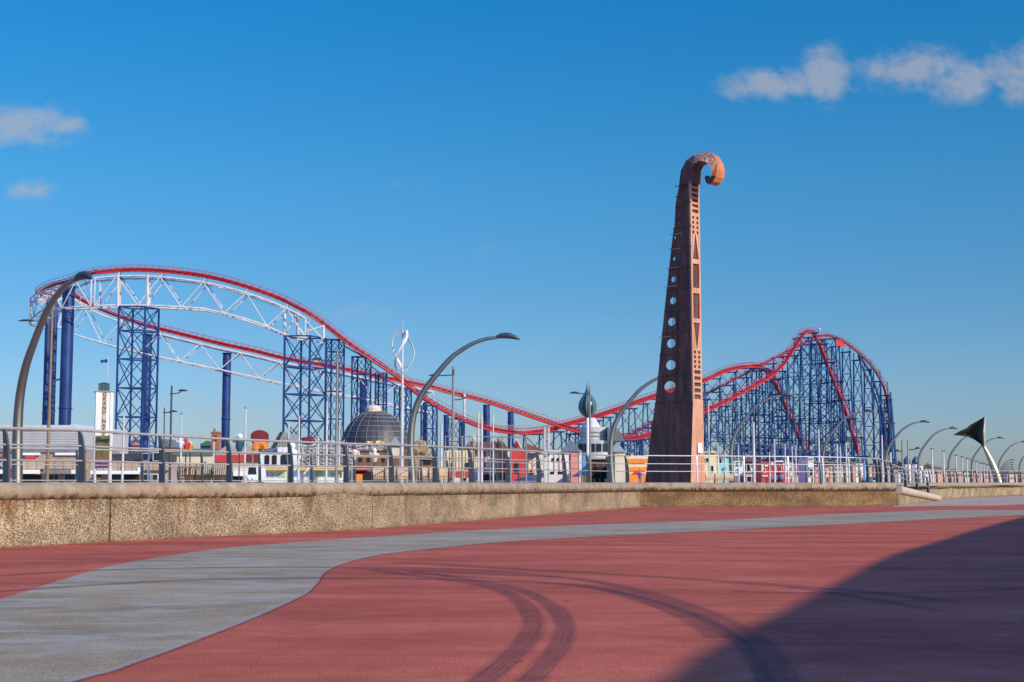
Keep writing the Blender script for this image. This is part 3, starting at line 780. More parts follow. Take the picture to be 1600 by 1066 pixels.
def track(pts, ds=1.35, hand=True, kk=1., gm=REDT):
    sp_, rl, ti, hr = MB(), MB(), MB(), MB()
    q = resample(pts, ds*1.0); n = len(q)
    fr_ = []
    for i in range(n):
        t = (q[min(i+1, n-1)]-q[max(i-1, 0)]).normalized(); s = side_of(t)
        if fr_ and s.dot(fr_[-1][2]) < 0: s = -s
        u = s.cross(t); u = u if u.z >= 0 or abs(u.z) < .02 else -u
        if fr_ and u.dot(fr_[-1][3]) < 0: u = -u
        fr_.append((q[i], t, s, u, sc(q[i].y)*kk))
    # box girder
    o = 0; prev = None
    for (p, t, s, u, k) in fr_:
        hw_, hh_ = .36*k, .38*k; c = p-u*(.25*k)
        sp_.v += [c-s*hw_-u*hh_, c+s*hw_-u*hh_, c+s*hw_+u*hh_*.5, c-s*hw_+u*hh_*.5]
    for i in range(n-1):
        a = i*4
        for k in range(4): sp_.f.append((a+k, a+(k+1) % 4, a+4+(k+1) % 4, a+4+k))
    for sg in (-1, 1):
        rl.tube([p+s*(sg*.75*k)+u*(.12*k) for p, t, s, u, k in fr_], [.11*k for *_, k in fr_], 5)
        if hand: hr.tube([p+s*(sg*1.05*k)+u*(.78*k) for p, t, s, u, k in fr_[::2]], [.05*k for *_, k in fr_[::2]], 4)
    for i, (p, t, s, u, k) in enumerate(fr_):
        if i % (2 if k > 1.3 else 1) == 0:
            ti.bar(p-s*(1.05*k)+u*(.08*k), p+s*(1.05*k)+u*(.08*k), .085*k)
            if hand:
                for sg in (-1, 1): hr.bar(p+s*(sg*1.05*k)+u*(.08*k), p+s*(sg*1.05*k)+u*(.78*k), .045*k)
    sp_.build('track_girder', gm, coaster); o_ = len(rl.v); rl.v += ti.v; rl.f += [tuple(i+o_ for i in f) for f in ti.f]; rl.build('running_rails', gm, coaster)
    if hand: hr.build('walkway_handrail', REDD, coaster)
track(T1); track(T2); track(T3, 1.8, True, .72, REDD); track(LP, 1.35, True, .9, REDD)  # far hill gets the darker red to imitate its shaded side
# white trusses
def truss(pts, top_off, bot, ds, wdt=2.0, r=.20, ends=(True, True)):
    """pts centreline; bot = function(index fraction, point) -> z of bottom chord"""
    q = resample(pts, ds); n = len(q); mb = MB(); tp, bt = ([], []), ([], [])
    for i, p in enumerate(q):
        t = (q[min(i+1, n-1)]-q[max(i-1, 0)]).normalized(); s = side_of(t)
        for k, sg in enumerate((-1, 1)):
            tp[k].append(p+s*sg*wdt+V((0,0,-top_off))); b = p+s*sg*wdt; bt[k].append(V((b.x, b.y, bot(p))))
    for k in (0, 1):
        mb.tube(tp[k], r, 6); mb.tube(bt[k], r, 6)
        for i in range(n-1):
            if i % 2 == 0: mb.bar(bt[k][i], tp[k][i+1], r*.62, 5)
            else: mb.bar(tp[k][i], bt[k][i+1], r*.62, 5)
    for i in range(n):
        ch = tp if i % 2 else bt
        mb.bar(ch[0][i], ch[1][i], r*.5, 4); mb.bar(tp[0][i]+V((0,0,.0)), tp[1][i], r*.5, 4)
        if i < n-1: mb.bar(tp[0][i], tp[1][i+1], r*.35, 4); mb.bar(bt[1][i], bt[0][i+1], r*.35, 4)
        if i % 2:   # little bracket up to the girder
            for k in (0, 1): mb.bar(tp[k][i], q[i]+V((0,0,-.5)), r*.5, 4)
    for i in (0, n-1):
        for k in (0, 1): mb.bar(tp[k][i], bt[k][i], r*.7, 5)
    return mb
def interp(tab):
    def f(x):
        if x <= tab[0][0]: return tab[0][1]
        for (a, ya), (b, yb) in zip(tab, tab[1:]):
            if x <= b: return ya+(yb-ya)*(x-a)/(b-a)
        return tab[-1][1]
    return f
def pxof(p):
    d = p-V((0,0,EYE)); dep = d.y*CP+d.z*SP
    return 800+F*d.x/dep
def botz(tab):
    f = interp(tab)
    return lambda p: P(pxof(p), f(pxof(p)), p.y).z
bA = [(50,490),(95,481.5),(180,479),(225,479),(262,480),(330,484.5),(400,504),(425,514),(445,525),(465,527),(485,531),(507,535)]
def clip(pts, x0, x1): return [p for p in pts if x0 <= pxof(p) <= x1]
T1s = clip(T1, 150, 508)
truss(resample(T1s, 1.0), 1.55, botz(bA), 4.05, 2.0, .175).build('arched_truss', WHT, coaster)
bL = [(50,500),(60,497),(90,495),(111,505),(130,489),(150,482)]
q = resample(LP, 1.); 
lz = interp([(0,480.),(.3,486),(.5,500),(.7,508),(1.,514)])
N_ = len(q); idx = {id(p): i/N_ for i, p in enumerate(q)}
def loop_bot(p):
    best = min(range(N_), key=lambda i: (q[i]-p).length); return P(pxof(p), lz(best/N_), p.y).z
truss(q, 1.4, loop_bot, 3.0, 1.7, .17).build('turnaround_truss', WHT, coaster)
bB = [(110,520),(140,530),(180,542),(237,556),(300,569),(350,580),(397,590),(442,600),(485,609),(545,620),(585,627),(640,640),(700,652)]
truss(resample(clip(T2, 111, 690), 1.), 1.35, botz(bB), 4.15, 1.9, .165).build('arched_truss', WHT, coaster)
# blue columns
def column(x, ytop, wpx, Y, ring=(), mat=BLUE, cap=True):
    r = M(wpx/2, Y); zt = P(x, ytop, Y).z; x0 = X(x, Y)
    x0 = P(x, 700, Y).x
    mb = MB(); mb.tube([(x0, Y, UP), (x0, Y, zt)], r, 20)
    for yy_ in ring: z = P(x, yy_, Y).z; mb.tube([(x0, Y, z-.1), (x0, Y, z+.1)], r*1.18, 20)
    if cap: mb.tube([(x0, Y, zt), (x0, Y, zt+.18)], r*1.2, 20)
    mb.build('support_column', mat, coaster, True)
column(100, 449, 19, 273, (638,))
column(69, 470, 9, 290, (646,)); column(79.5, 455, 9, 285, (641,))
column(226, 524, 15, 300, (600, 652)); column(352, 553, 13, 302, (655,)); column(567, 592, 12, 307.5, (650,))
column(664, 630, 7.5, 312, ()); column(697, 650, 8, 300, ()); column(723, 661, 7, 297, ()); column(760, 634, 10.5, 320.5, (650,)); column(798, 645, 9.5, 325.5, (660,))
mb = MB(); x0 = X(725, 316); mb.tube([(x0, 316, P(725,656,316).z), (x0, 316, P(725,616,316).z)], .3, 8); mb.build('white_strut', WHT, coaster, True)
mb = MB()
for yy_ in (594,): mb.bar(P(81, yy_+2, 285), P(96, yy_-2, 273), .22)
mb.build('brace', BLUE, coaster)
# lattice towers under the left part
def lattice(xc, half_a, half_b, ytop, Y, levels, rot=0, r=.19, zbot=UP, mat=BLUE, tops=None, cols=2):
    k = Y/F; a = V((1,0,0))*half_a*k; b = V((0,1,0))*(half_b*k*2.2) + V((1,0,0))*half_b*k
    c = V((X(xc, Y), Y, 0)); cor = [c-a-b, c+a-b, c+a+b, c-a+b]
    zs = [zbot]+[P(xc, y, Y).z for y in levels]+[P(xc, ytop, Y).z]
    mb = MB()
    for q_ in cor: mb.tube([(q_.x, q_.y, zs[0]), (q_.x, q_.y, zs[-1])], r, 6)
    for i, z in enumerate(zs[1:]):
        zp = zs[i]
        for j in range(4):
            p, q_ = cor[j], cor[(j+1) % 4]
            mb.bar((p.x,p.y,z), (q_.x,q_.y,z), r*.8)
            mb.bar((p.x,p.y,zp), (q_.x,q_.y,z), r*.5); mb.bar((q_.x,q_.y,zp), (p.x,p.y,z), r*.5)
    return mb
lattice(210.5, 20.5, 7, 481, 268.5, [697,652,607,562,518], r=.2).build('support_tower', BLUE, coaster)
mb = MB()
for x_ in (184.5, 230.5):
    mb.bar(P(x_, 481, 268), P(x_, 429, 268), .26, 6); mb.bar(P(x_+3, 481, 272), P(x_+3, 429, 272), .2, 6)
mb.bar(P(184.5,479,268), P(233,479,272), .15); mb.bar(P(187.5,431,272), P(230.5,430,268), .15); mb.bar(P(184.5,480,268), P(233.5,480,272), .15); mb.bar(P(230.5,479,268), P(233.5,479,272), .15); mb.bar(P(184.5,479,268), P(187.5,479,272), .15)
mb.build('tower_head', WHT, coaster)
lattice(474.5, 19.7, 9.8, 527, 270.5, [697,658,617,575], r=.21).build('support_tower', BLUE, coaster)
mb = MB()
for x_, y0 in ((445,490),(465,486),(484,531),(505.5,508)):
    mb.bar(P(x_, 529, 271), P(x_, y0, 271), .24, 6)
mb.bar(P(465,523,270), P(505,509,270), .18); mb.bar(P(465,487,270), P(505,530,270), .15); mb.bar(P(445,525,271), P(465,487,271), .15); mb.bar(P(445,527,271), P(505,536,271), .18)
mb.build('tower_head', WHT, coaster)
for xc, ha, hb, yt, Y, lv in ((521,10,3.5,531,274,[697,655,612,575,550]),(563,10.5,3.5,558,276,[697,660,622,585]),(594,6.3,2,583,277,[697,665,632,605]),(628.5,9,3.5,607,279,[697,670,640]),(670,9,3,634,283,[700,670]),(712,9,3,655,292,[715,690])):
    lattice(xc, ha, hb, yt, Y, lv, r=.16).build('support_tower', BLUE, coaster)
# brace girders between the falling towers
mb = MB()
for (xa, ya, xb, yb) in ((505,531,536,532),(536,540,577,562),(549,558,577,558),(577,570,602,590),(587,583,602,583),(602,594,641,612)):
    mb.bar(P(xa, ya, 275), P(xb, yb, 276), .17)
mb.build('brace', BLUE, coaster)
# dense bents below the far tracks
def bents(pts, step, half, r, every=7.5, name='support_bent', spread=.10, zmin=3.5, drop=0.):
    q = resample(pts, step); prev = None
    for i, p in enumerate(q):
        t = (q[min(i+1, len(q)-1)]-q[max(i-1, 0)]); s = side_of(t)
        k = sc(p.y); zt = p.z-.75*k-drop
        if zt < UP+zmin: prev = None; continue
        mb = MB(); H = zt-UP; sp2 = spread*H*.5
        n = max(1, int(round(H/every)))
        def L(sg, z): f = (zt-z)/H; b = p+s*sg*(half+sp2*f); return V((b.x, b.y, z))
        for sg in (-1, 1): mb.bar(L(sg, UP), L(sg, zt), r, 5)
        mb.bar(L(-1.35, zt), L(1.35, zt), r*1.2)
        zz = [UP+H*j/n for j in range(n+1)]
        for j in range(n):
            mb.bar(L(-1, zz[j]), L(1, zz[j+1]), r*.5); mb.bar(L(1, zz[j]), L(-1, zz[j+1]), r*.5)
            if j: mb.bar(L(-1, zz[j]), L(1, zz[j]), r*.7)
        if prev:
            lo = min(zt, prev[1]); j = UP+every*.9; up_ = True
            while j < lo+.1:
                for sg in (-1, 1):
                    mb.bar(L(sg, j), prev[0](sg, j), r*.6)
                    a, b = (L(sg, j), prev[0](sg, j-every*.9)) if up_ else (prev[0](sg, j), L(sg, j-every*.9))
                    mb.bar(a, b, r*.42)
                up_ = not up_; j += every*.9
            for sg in (-1, 1): mb.bar(L(sg, zt), prev[0](sg, prev[1]), r*.8)
        mb.build(name, BLUED, coaster)
        prev = (L, zt)
def seg(T, x0, x1, i0=0): return [p for p in T[i0:] if x0 <= pxof(p) <= x1]
bents(seg(T1, 835, 1192), 10.5, 2.6, .20, 7.)
bents(seg(T1, 1193, 1245), 7., 2.6, .22, 7.)
bents(seg(T2, 905, 1262), 9.0, 2.8, .22, 7.)
bents([p for p in T2 if pxof(p) > 1263][::1], 7.5, 2.8, .23, 7.)
bents(seg(T3, 985, 1260), 8., 3., .24, 7.5)
bents(seg(T3, 1260, 1305), 6.2, 3.0, .28, 7.5, drop=.5)
bents(seg(T3, 1305, 1384), 6.2, 1.7, .30, 7.5, drop=2.6, spread=.06)
bents([p for p in T3 if pxof(p) > 1384][:12], 9., 1.8, .3, 7.5, drop=2.)
# deep low station structure and inner curved brace
mb = MB()
for i in range(9):
    a = 1150+i*18; ya = 700-6*math.exp(-((a-1175)/40.)**2)+(a-1150)*.05
    mb.bar(P(a, ya, 460), P(a+18, ya+.6, 461), .55); mb.bar(P(a, ya+8, 460), P(a+18, ya+9, 461), .55)
    mb.bar(P(a, ya, 460), P(a+18, ya+9, 461), .35); mb.bar(P(a, ya+16, 460), P(a, ya, 460), .4); mb.bar(P(a+9, ya+18, 460), P(a+9, ya, 460), .5)
mb.build('low_girder', BLUE, coaster)
mb = MB()
mb.tube(catmull([P(x, y, 531) for x, y in ((1341,553),(1358,580),(1368,605),(1376,632),(1382,660),(1385,700))], 5), .42, 6)
mb.tube(catmull([P(x, y, 528) for x, y in ((1341,556),(1352,585),(1364,610),(1373,640),(1378,690))], 5), .35, 6)
mb.bar(P(1391,613,542), P(1393,650,542), .4)
mb.build('curved_brace', BLUE, coaster, True)
mb = MB(); a, b = P(1305.5,531,520), P(1319,534,523)
mb.prism([P(1305.5,531,520), P(1314,531,521), P(1320,539,522), P(1320,542,522), P(1306,541.5,520)], (0,.3,0)); mb.build('red_panel', REDT, coaster)
mb = MB(); mb.bar(P(1280.5,524,515), P(1280.5,514,515), .18); mb.ball(P(1280.5,515,515), .5); mb.build('beacon', WHT, coaster, True)
# low maintenance walkway at the bottom of the first valley
mb = MB()
for x_ in range(748, 832, 7): mb.bar(P(x_, 672, 312), P(x_, 664, 312), .07)
mb.bar(P(746, 665, 312), P(830, 665, 312), .07); mb.bar(P(746, 668, 312), P(830, 668, 312), .06)
mb.build('catwalk_rail', GALV, coaster)
# ---------------------------------------------------------------- unseen occluder building added off camera, shaped to throw the curved shade
ed = [(-3.4,-8),(-1.0,2),(1.05,10.9),(2.1,14.3),(3.35,17.8),(5.55,24),(7.9,30.5),(10.7,37),(16,49.5),(22,63),(29,78),(36,92)]
BH = 10.0; so_ = V((-SUN_AZ.x, -SUN_AZ.y, 0))*(BH/math.tan(SUN_EL))
fp_ = catmull([V((a, b, 0))-so_ for a, b in ed], 5); bk = [p+V((9, -4, 0)) for p in fp_]
sb_ = thing('seafront_building', 'unseen curved building shaped to throw the foreground shade, outside the right edge of the photo', 'building', tuple(fp_[0]))
mb = MB(); n = len(fp_)
mb.v = [V((p.x,p.y,-.1)) for p in fp_]+[V((p.x,p.y,BH)) for p in fp_]+[V((p.x,p.y,BH)) for p in bk]+[V((p.x,p.y,-.1)) for p in bk]
for j in range(3):
    for i in range(n-1): mb.f.append((j*n+i, j*n+i+1, (j+1)*n+i+1, (j+1)*n+i))
mb.f += [(0, n, 2*n, 3*n), (4*n-1, 3*n-1, 2*n-1, n-1)]
mb.build('wall', CREAM, sb_)
for i in range(2, n-3, 3):
    a, b = fp_[i], fp_[i+1]; nr = seg_normal(a, b)*-1
    for z in (1.2, 5.2):
        mb = MB(); mb.prism([V((a.x,a.y,z)), V((b.x,b.y,z)), V((b.x,b.y,z+2)), V((a.x,a.y,z+2))], nr*.05); mb.build('window', GLASS, sb_)

# ---------------------------------------------------------------- poles
def pole(x, ytop, wpx, Y, label, mat=POLE, arms=(), name='lamp_post', cat='lamp post', top=None, group='poles along the promenade'):
    x0 = X(x, Y); t = thing(name, label, cat, (x0, Y, UP), group); zt = P(x, ytop, Y).z; r = M(wpx/2, Y)
    mb = MB(); mb.tube([(x0,Y,UP), (x0,Y,UP+(zt-UP)*.45), (x0,Y,UP+(zt-UP)*.46), (x0,Y,zt)], [r*1.08,r*1.08,r*.9,r*.8], 10); mb.build('pole', mat, t, True)
    for (x2, y1, y2, hl) in arms:      # arm end px, height px at pole, height px at end, head length px
        a = P(x, y1, Y); b = P(x2, y2, Y); s = 1 if x2 > x else -1; h = M(hl, Y)
        mb = MB(); mb.tube(catmull([a, a.lerp(b, .5)+V((0,0,-.03)), b-V((s*h*.7,0,0))], 4), M(.8, Y), 6); mb.build('arm', DARK, t)
        mb = MB(); mb.tube([b-V((s*h,0,-.02)), b-V((s*h*.7,0,-M(1,Y))), b-V((s*h*.35,0,-M(.8,Y))), b], [M(.5,Y),M(1.8,Y),M(1.7,Y),M(.3,Y)], 8); mb.build('lamp_head', DARK, t, True)
    if top == 'ball':
        mb = MB(); mb.ball((x0,Y,zt), M(2.6, Y), rz=M(1.8, Y)); mb.build('lamp_head', GALV, t, True)
    if top == 'flat':
        mb = MB(); mb.box(x0-M(2.6,Y), x0+M(2.6,Y), Y-M(1.5,Y), Y+M(1.5,Y), zt, zt+M(1.3,Y)); mb.build('lamp_head', DARK, t)
    if top == 'cap':
        mb = MB(); mb.lathe([(r*.2,.5),(r*1.5,.35),(r*1.6,.0),(r,-.05)], (x0,Y,zt), 10); mb.build('cap', mat, t)
    return t
POLEB = paint('brown_pole', (.24, .15, .085), .6, 0, .3, 2)
pole(73.5, 479, 5, 88, 'brown pole in front of the blue coaster columns with a dark lamp reaching left', POLEB, [(27,501,501.5,26)])
pole(265, 603, 3.6, 118, 'dark pole right of the white tower with a lamp arm to the right', DARK, [(294,616,611,16)])
pole(254.5, 637, 2.2, 150, 'thin dark pole close left of the dark pole, lamp arm reaching right', DARK, [(278,645,643.5,14)])
pole(281.5, 646, 2.6, 150, 'pale pole with a round lamp head just right of the dark lamp arms', POLEW, top='ball')
pole(382, 637, 2.8, 150, 'pale pole with a round lamp head left of the maroon arch sign', POLEW, top='ball')
pole(525, 546, 4.2, 95, 'tall grey brown pole right of the big lattice tower with a lamp reaching left', POLE, [(486,563,561.5,17)])
pole(707.5, 573, 4.6, 100, 'tall grey pole right of the large arc lamp, lamp reaching left towards it', POLE, [(669,586,587,18),(728,625,622.5,4)])
pole(922.5, 603, 2.8, 140, 'thin dark pole in front of the striped onion turret with a lamp reaching left', POLE, [(889,615,614.5,16)])
for (x, yt, wd, Y, lab) in [
    (191,650,3.4,110,'pale post in front of the left lattice tower'), (231.5,668,3.2,120,'cream post at the right foot of the left lattice tower'),
    (333,690,2.6,150,'short cream post in front of the brick chimney'), (450,660,2.6,150,'thin pale post at the left leg of the big lattice tower'),
    (466,650,3.6,120,'pale post inside the big lattice tower'), (496.5,682,3.,150,'short cream post in front of the white timber ride'),
    (509.5,627,3.4,130,'grey post at the right leg of the big lattice tower'), (529.5,658,2.4,150,'thin white post just right of the tall grey brown pole'),
    (606,700,2.6,150,'short cream post beside the grey pyramid roof'), (625.5,655,3.,150,'cream post at the right side of the glass dome'),
    (677,690,2.6,150,'short white post right of the tan rock'), (689.5,664,3.6,130,'pale post left of the tall grey lamp pole'),
    (747.5,645,3.,120,'left one of a close pair of pale posts'), (752.5,648,3.8,118,'right one of a close pair of pale posts'),
    (770.5,649,2.4,140,'thin grey post between the pale pair and the blue column'), (1122,692,2.8,190,'thin pale post on the yellow house'),
    (1108.5,628,2.2,170,'very thin grey pole just right of the horn sculpture'), (1133,705,2.2,200,'short pale post on the turquoise house'),
    (1154.5,695,2.4,210,'thin pale post between the turquoise and white houses'), (1178.5,660,4.6,150,'thick pale post in front of the blue lattice'),
    (1203,706,2.2,220,'short yellowish post above the red shop'), (1211,686,3.,200,'pale post with a small lamp in front of the low blue girder'),
    (1227.5,693,2.4,220,'thin pale post right of the red shop'), (1238.5,697,2.2,225,'left one of two short pale posts near the white kiosk'),
    (1244.3,696,2.2,225,'right one of two short pale posts near the white kiosk'), (1280.5,671,3.6,170,'pale post in front of the arc lamp foot right of the kiosk'),
    (1309,694,2.6,220,'left post of three pale posts before the right hand red drop'), (1313.8,698,2.2,230,'middle post of three pale posts before the right hand red drop'),
    (1323,692,2.6,215,'right post of three pale posts before the right hand red drop'), (1369,703,2.,240,'thin pale post under the right edge of the coaster'),
    (1379.5,680,3.,200,'pale post in front of the vertical red track'), (1392.5,707,4.,200,'short thick white post right of the coaster foot')]:
    pole(x, yt, wd, Y, lab, POLEW, name='post', cat='post')
for (x, yt, wd, Y, lab, arms) in [(1411,688,3.,190,'left one of two tall dark tipped poles right of the coaster',[(1399,705,705,6)]),(1420,688,2.6,210,'right one of two tall dark tipped poles with a lamp arm to the right',[(1438,703,701,8)])]:
    pole(x, yt, wd, Y, lab, POLE, arms)
ords = ['nearest', 'second', 'third', 'fourth', 'fifth', 'sixth', 'seventh', 'eighth', 'ninth', 'tenth', 'eleventh']
for i, (x, yt) in enumerate([(1457.5,702),(1475.5,705.5),(1495,712),(1504.5,714.5),(1512,717),(1519,719),(1526.5,721.5),(1533,724),(1538,725),(1543,726.5),(1548,728)]):
    pole(x, yt, max(1.2, 3.-i*.2), 250+i*30, ords[i]+' white T-topped lamp post in the row left of the tail fin stem', POLEW, top='flat')
# paired lattice mast
mt = thing('lattice_mast', 'white ladder shaped mast of two legs with rungs behind the railing', 'mast', (X(854,140),140,UP))
for x_ in (851, 857.5):
    mb = MB(); mb.tube([(X(x_,140),140,UP), (X(x_,140),140,P(x_,668,140).z)], .10, 6); mb.build('leg', POLEW, mt)
mb = MB()
for y in range(672, 752, 7): mb.bar(P(851, y, 140), P(857.5, y, 140), .07); mb.bar(P(851, y, 140), P(857.5, y+7, 140), .035)
mb.build('rungs', POLEW, mt)
# tall mesh fence
tf = thing('tall_fence', 'tall thin metal frame fence above the cream building and red gable', 'fence', (X(760,135),135,UP))
for x_ in (696, 722, 733, 766, 785, 798, 822):
    mb = MB(); mb.bar((X(x_,135),135,UP), P(x_, 681, 135), .09 if x_ in (722,798,822) else .05, 6); mb.build('post', POLE, tf)
for y in (682, 700):
    mb = MB(); mb.bar(P(695, y, 135), P(823, y+1.5, 135), .05, 5); mb.build('rail', POLE, tf)

# ---------------------------------------------------------------- wind turbine
TY = 140; tx = X(627.5, TY)
wt = thing('wind_turbine', 'white vertical axis wind turbine with twisted blades on a pale mast', 'wind turbine', (tx, TY, UP))
zt = P(627.5, 579, TY).z; zr0 = P(627.5, 577, TY).z; zr1 = P(627.5, 520, TY).z
mb = MB(); mb.tube([(tx,TY,UP),(tx,TY,zt)], [.18,.13], 10); mb.build('mast', POLEW, wt, True)
mb = MB(); mb.tube([(tx,TY,zt),(tx,TY,zr1+.2)], .09, 8); mb.tube([(tx,TY,zr1+.2),(tx,TY,P(627.5,501,TY).z)], .03, 6); mb.build('shaft', WHT, wt)
for b in range(3):
    a0 = R(120*b+205); mb = MB(); N = 22; pts = []
    for i in range(N+1):
        f = i/N; a = a0+R(115)*f; rr = 1.0*math.sqrt(max(.22, 1-(2*f-1)**2*.88)); z = zr0-.15+(zr1-zr0+.35)*f
        c = V((tx+rr*1.15*math.cos(a), TY+rr*1.15*math.sin(a), z)); tg = V((-math.sin(a), math.cos(a), .35)).normalized()
        pts.append((c, tg, V((math.cos(a), math.sin(a), 0))))
    for c, tg, nr in pts: w_ = .15; mb.v += [c-tg*w_-nr*.025, c+tg*w_-nr*.02, c+tg*w_+nr*.02, c-tg*w_+nr*.03]
    for i in range(N):
        a = i*4
        for k in range(4): mb.f.append((a+k, a+(k+1) % 4, a+4+(k+1) % 4, a+4+k))
    mb.f += [(0,3,2,1), (4*N,4*N+1,4*N+2,4*N+3)]; mb.build('blade', WHT, wt, True)
    mb = MB()
    for i in (2, N-2): mb.bar((tx,TY,pts[i][0].z), pts[i][0], .04)
    mb.build('blade_arms', GALV, wt)

# ---------------------------------------------------------------- tail fin sculpture
FY = 168.
tf2 = thing('tail_fin_sculpture', 'dark whale tail shaped sculpture on a curved tapering pale stem', 'sculpture', (X(1560,FY),FY,UP))
st_ = catmull([P(x, y, FY) for x, y in ((1561,758),(1556,740),(1550,724),(1543.5,710),(1538,699),(1535,691))], 5)
n = len(st_); mb = MB(); mb.tube(st_, [M(8.2-6.6*(i/(n-1))**.7, FY) for i in range(n)], 10, up=V((0,1,0))); mb.build('stem', paint('pale_fin_metal', (.42,.38,.30), .4, .4, .2, .8), tf2, True)
def fl(pts, dy):
    return [P(x, y, FY+d) for x, y, d in pts]
F_ = paint('dark_fin_metal', (.075, .06, .045), .45, .2, .35, .6)
ptsA = [(1537.5,651.5,-.6),(1527,658,-.2),(1516,664,.1),(1510.5,669,.3),(1500,673.5,.5),(1489,680,.9),(1500,681,.6),(1511,682.5,.3),(1523,687.5,.0),(1532,694,-.2),(1536.5,699.5,-.3),(1535.8,690,-.5),(1535.3,675,-.7)]
fr1 = fl(ptsA, 0); c = P(1519, 677, FY+.9); cb2 = c+V((.1,.35,0))
mb = MB(); n = len(fr1); bk_ = [p+V((.28,.35,0)) for p in fr1]
mb.v = fr1+bk_+[c, cb2]
for i in range(n):
    j = (i+1) % n
    mb.f += [(i, j, 2*n), (n+j, n+i, 2*n+1), (j, i, n+i, n+j)]
mb.build('tail_fin', F_, tf2)
mb = MB(); mb.tube([fr1[0]+V((.15,.1,0)), fr1[12]+V((.18,.1,0)), fr1[11]+V((.2,.1,0)), fr1[10]+V((.15,.1,0))], [.05,.16,.14,.06], 6); mb.build('sunlit_edge', paint('sunlit_fin_metal', (.6,.6,.5), .4, .2, .1, 1), tf2)  # pale strip painted in place of sunlight on the fin's right edge

# ---------------------------------------------------------------- benches
def bench(x0, x1, ytop, Y, label, mat, slats, round_=False):
    t = thing('promenade_bench', label, 'bench', (X((x0+x1)/2,Y),Y,UP), 'timber benches on the promenade')
    a, b = X(x0, Y), X(x1, Y); zt = P(x0, ytop, Y).z; H = zt-UP; n = slats
    prof = [(0,.42*H,.25),(-.18,.45*H,.0),(-.22,.62*H,-.05),(-.12,.85*H,-.0),(.02,H,.08)]
    for nm, lo, hi in (('backrest', .50, 1.), ('seat', None, None)):
        mb = MB()
        for i in range(n):
            g_ = .22 if mat == WOOD else .06; xa = a+(b-a)*(i+g_)/n; xb = a+(b-a)*(i+1-g_)/n
            if nm == 'backrest':
                pr = [(.0, lo*H), (-.06, .62*H), (-.05, .8*H), (.03, H)]
                for (y0, z0), (y1, z1) in zip(pr, pr[1:]):
                    mb.hexa([(xa,Y+y0,z0+UP),(xb,Y+y0,z0+UP),(xb,Y+y0+.035,z0+UP),(xa,Y+y0+.035,z0+UP),(xa,Y+y1,z1+UP),(xb,Y+y1,z1+UP),(xb,Y+y1+.035,z1+UP),(xa,Y+y1+.035,z1+UP)])
            else: mb.box(xa, xb, Y-.02, Y+.5, UP+.44*H, UP+.48*H)
        z_ = (.58, .92) if nm == 'backrest' else (.42,)
        for z in z_: mb.box(a, b, Y+.03, Y+.06, UP+z*H, UP+(z+.03)*H)
        mb.build(nm, mat, t)
    for e in (a-.05, a+(b-a)*.33, a+(b-a)*.67, b+.05):
        mb = MB(); mb.tube(catmull([V((e,Y+.04,zt)), V((e,Y-.06,UP+.8*H)), V((e,Y-.02,UP+.5*H)), V((e,Y+.15,UP+.28*H)), V((e,Y+.2,UP))], 4), .035, 6)
        mb.tube([(e,Y,UP+.44*H),(e,Y+.5,UP+.46*H),(e,Y+.45,UP)], .03, 6); mb.build('frame', DARK, t)
bench(280, 358, 727, 58, 'dark slatted bench behind the left railing, left of the white van', WOOD, 24)
bench(583, 638, 730.5, 72, 'pale timber bench behind the railing, left of the arc lamp foot', WOODP, 17)
bench(655, 700, 731, 76, 'pale timber bench just right of the arc lamp foot', WOODP, 14)
bench(1103, 1146, 740, 118, 'pale timber bench to the right of the horn sculpture', WOODP, 12)

# ---------------------------------------------------------------- buildings along the front
def bld(name, label, cat, xc, Y, group=None): return thing(name, label, cat, (X(xc, Y), Y, UP), group)
def blk(t, name, mat, x0, x1, yt, Y, yb=None, d=.06, back=None, front=0.):
    """box standing from image row yb (ground when None) to row yt at distance Y"""
    z0 = UP if yb is None else P(x0, yb, Y).z; z1 = P(x0, yt, Y).z
    dep = back if back is not None else d
    mb = MB(); mb.box(X(x0, Y), X(x1, Y), Y-front, Y-front+dep, z0, z1); return mb.build(name, mat, t)
def win(t, x0, x1, y0, y1, Y, mat=GLASS, name='window', frame=None):
    w_ = blk(t, name, mat, x0, x1, y0, Y, y1, front=.08, d=.07)
    if frame:
        f = M(.7, Y); a, b = X(x0, Y), X(x1, Y); z0, z1 = P(x0, y1, Y).z, P(x0, y0, Y).z
        mb = MB(); mb.box(a-f,a,Y-.14,Y,z0-f,z1+f); mb.box(b,b+f,Y-.14,Y,z0-f,z1+f); mb.box(a,b,Y-.14,Y,z1,z1+f); mb.box(a,b,Y-.14,Y,z0-f,z0)
        o = mb.build('frame', frame, None); 
        for v in o.data.vertices: v.co -= t.location
        o.parent = w_
    return w_
def gable(t, mat, x0, x1, ye, yp, Y, dep, name='roof', xp=None):
    a, b = X(x0, Y), X(x1, Y); m_ = X(xp if xp is not None else (x0+x1)/2, Y); z0, z1 = P(x0, ye, Y).z, P(x0, yp, Y).z
    mb = MB(); mb.prism([(a,Y-.2,z0),(b,Y-.2,z0),(m_,Y-.2,z1)], (0,dep,0)); return mb.build(name, mat, t)
def hip(t, mat, x0, x1, ye, yp, Y, dep, rid=.5, name='roof'):
    a, b = X(x0, Y), X(x1, Y); z0, z1 = P(x0, ye, Y).z, P(x0, yp, Y).z; m_ = (a+b)/2; h = (b-a)/2*rid
    mb = MB(); mb.add([(a,Y-.2,z0),(b,Y-.2,z0),(b,Y+dep,z0),(a,Y+dep,z0),(m_-h,Y+dep/2,z1),(m_+h,Y+dep/2,z1)], [(0,3,2,1),(0,1,5,4),(1,2,5),(2,3,4,5),(3,0,4)]); return mb.build(name, mat, t)

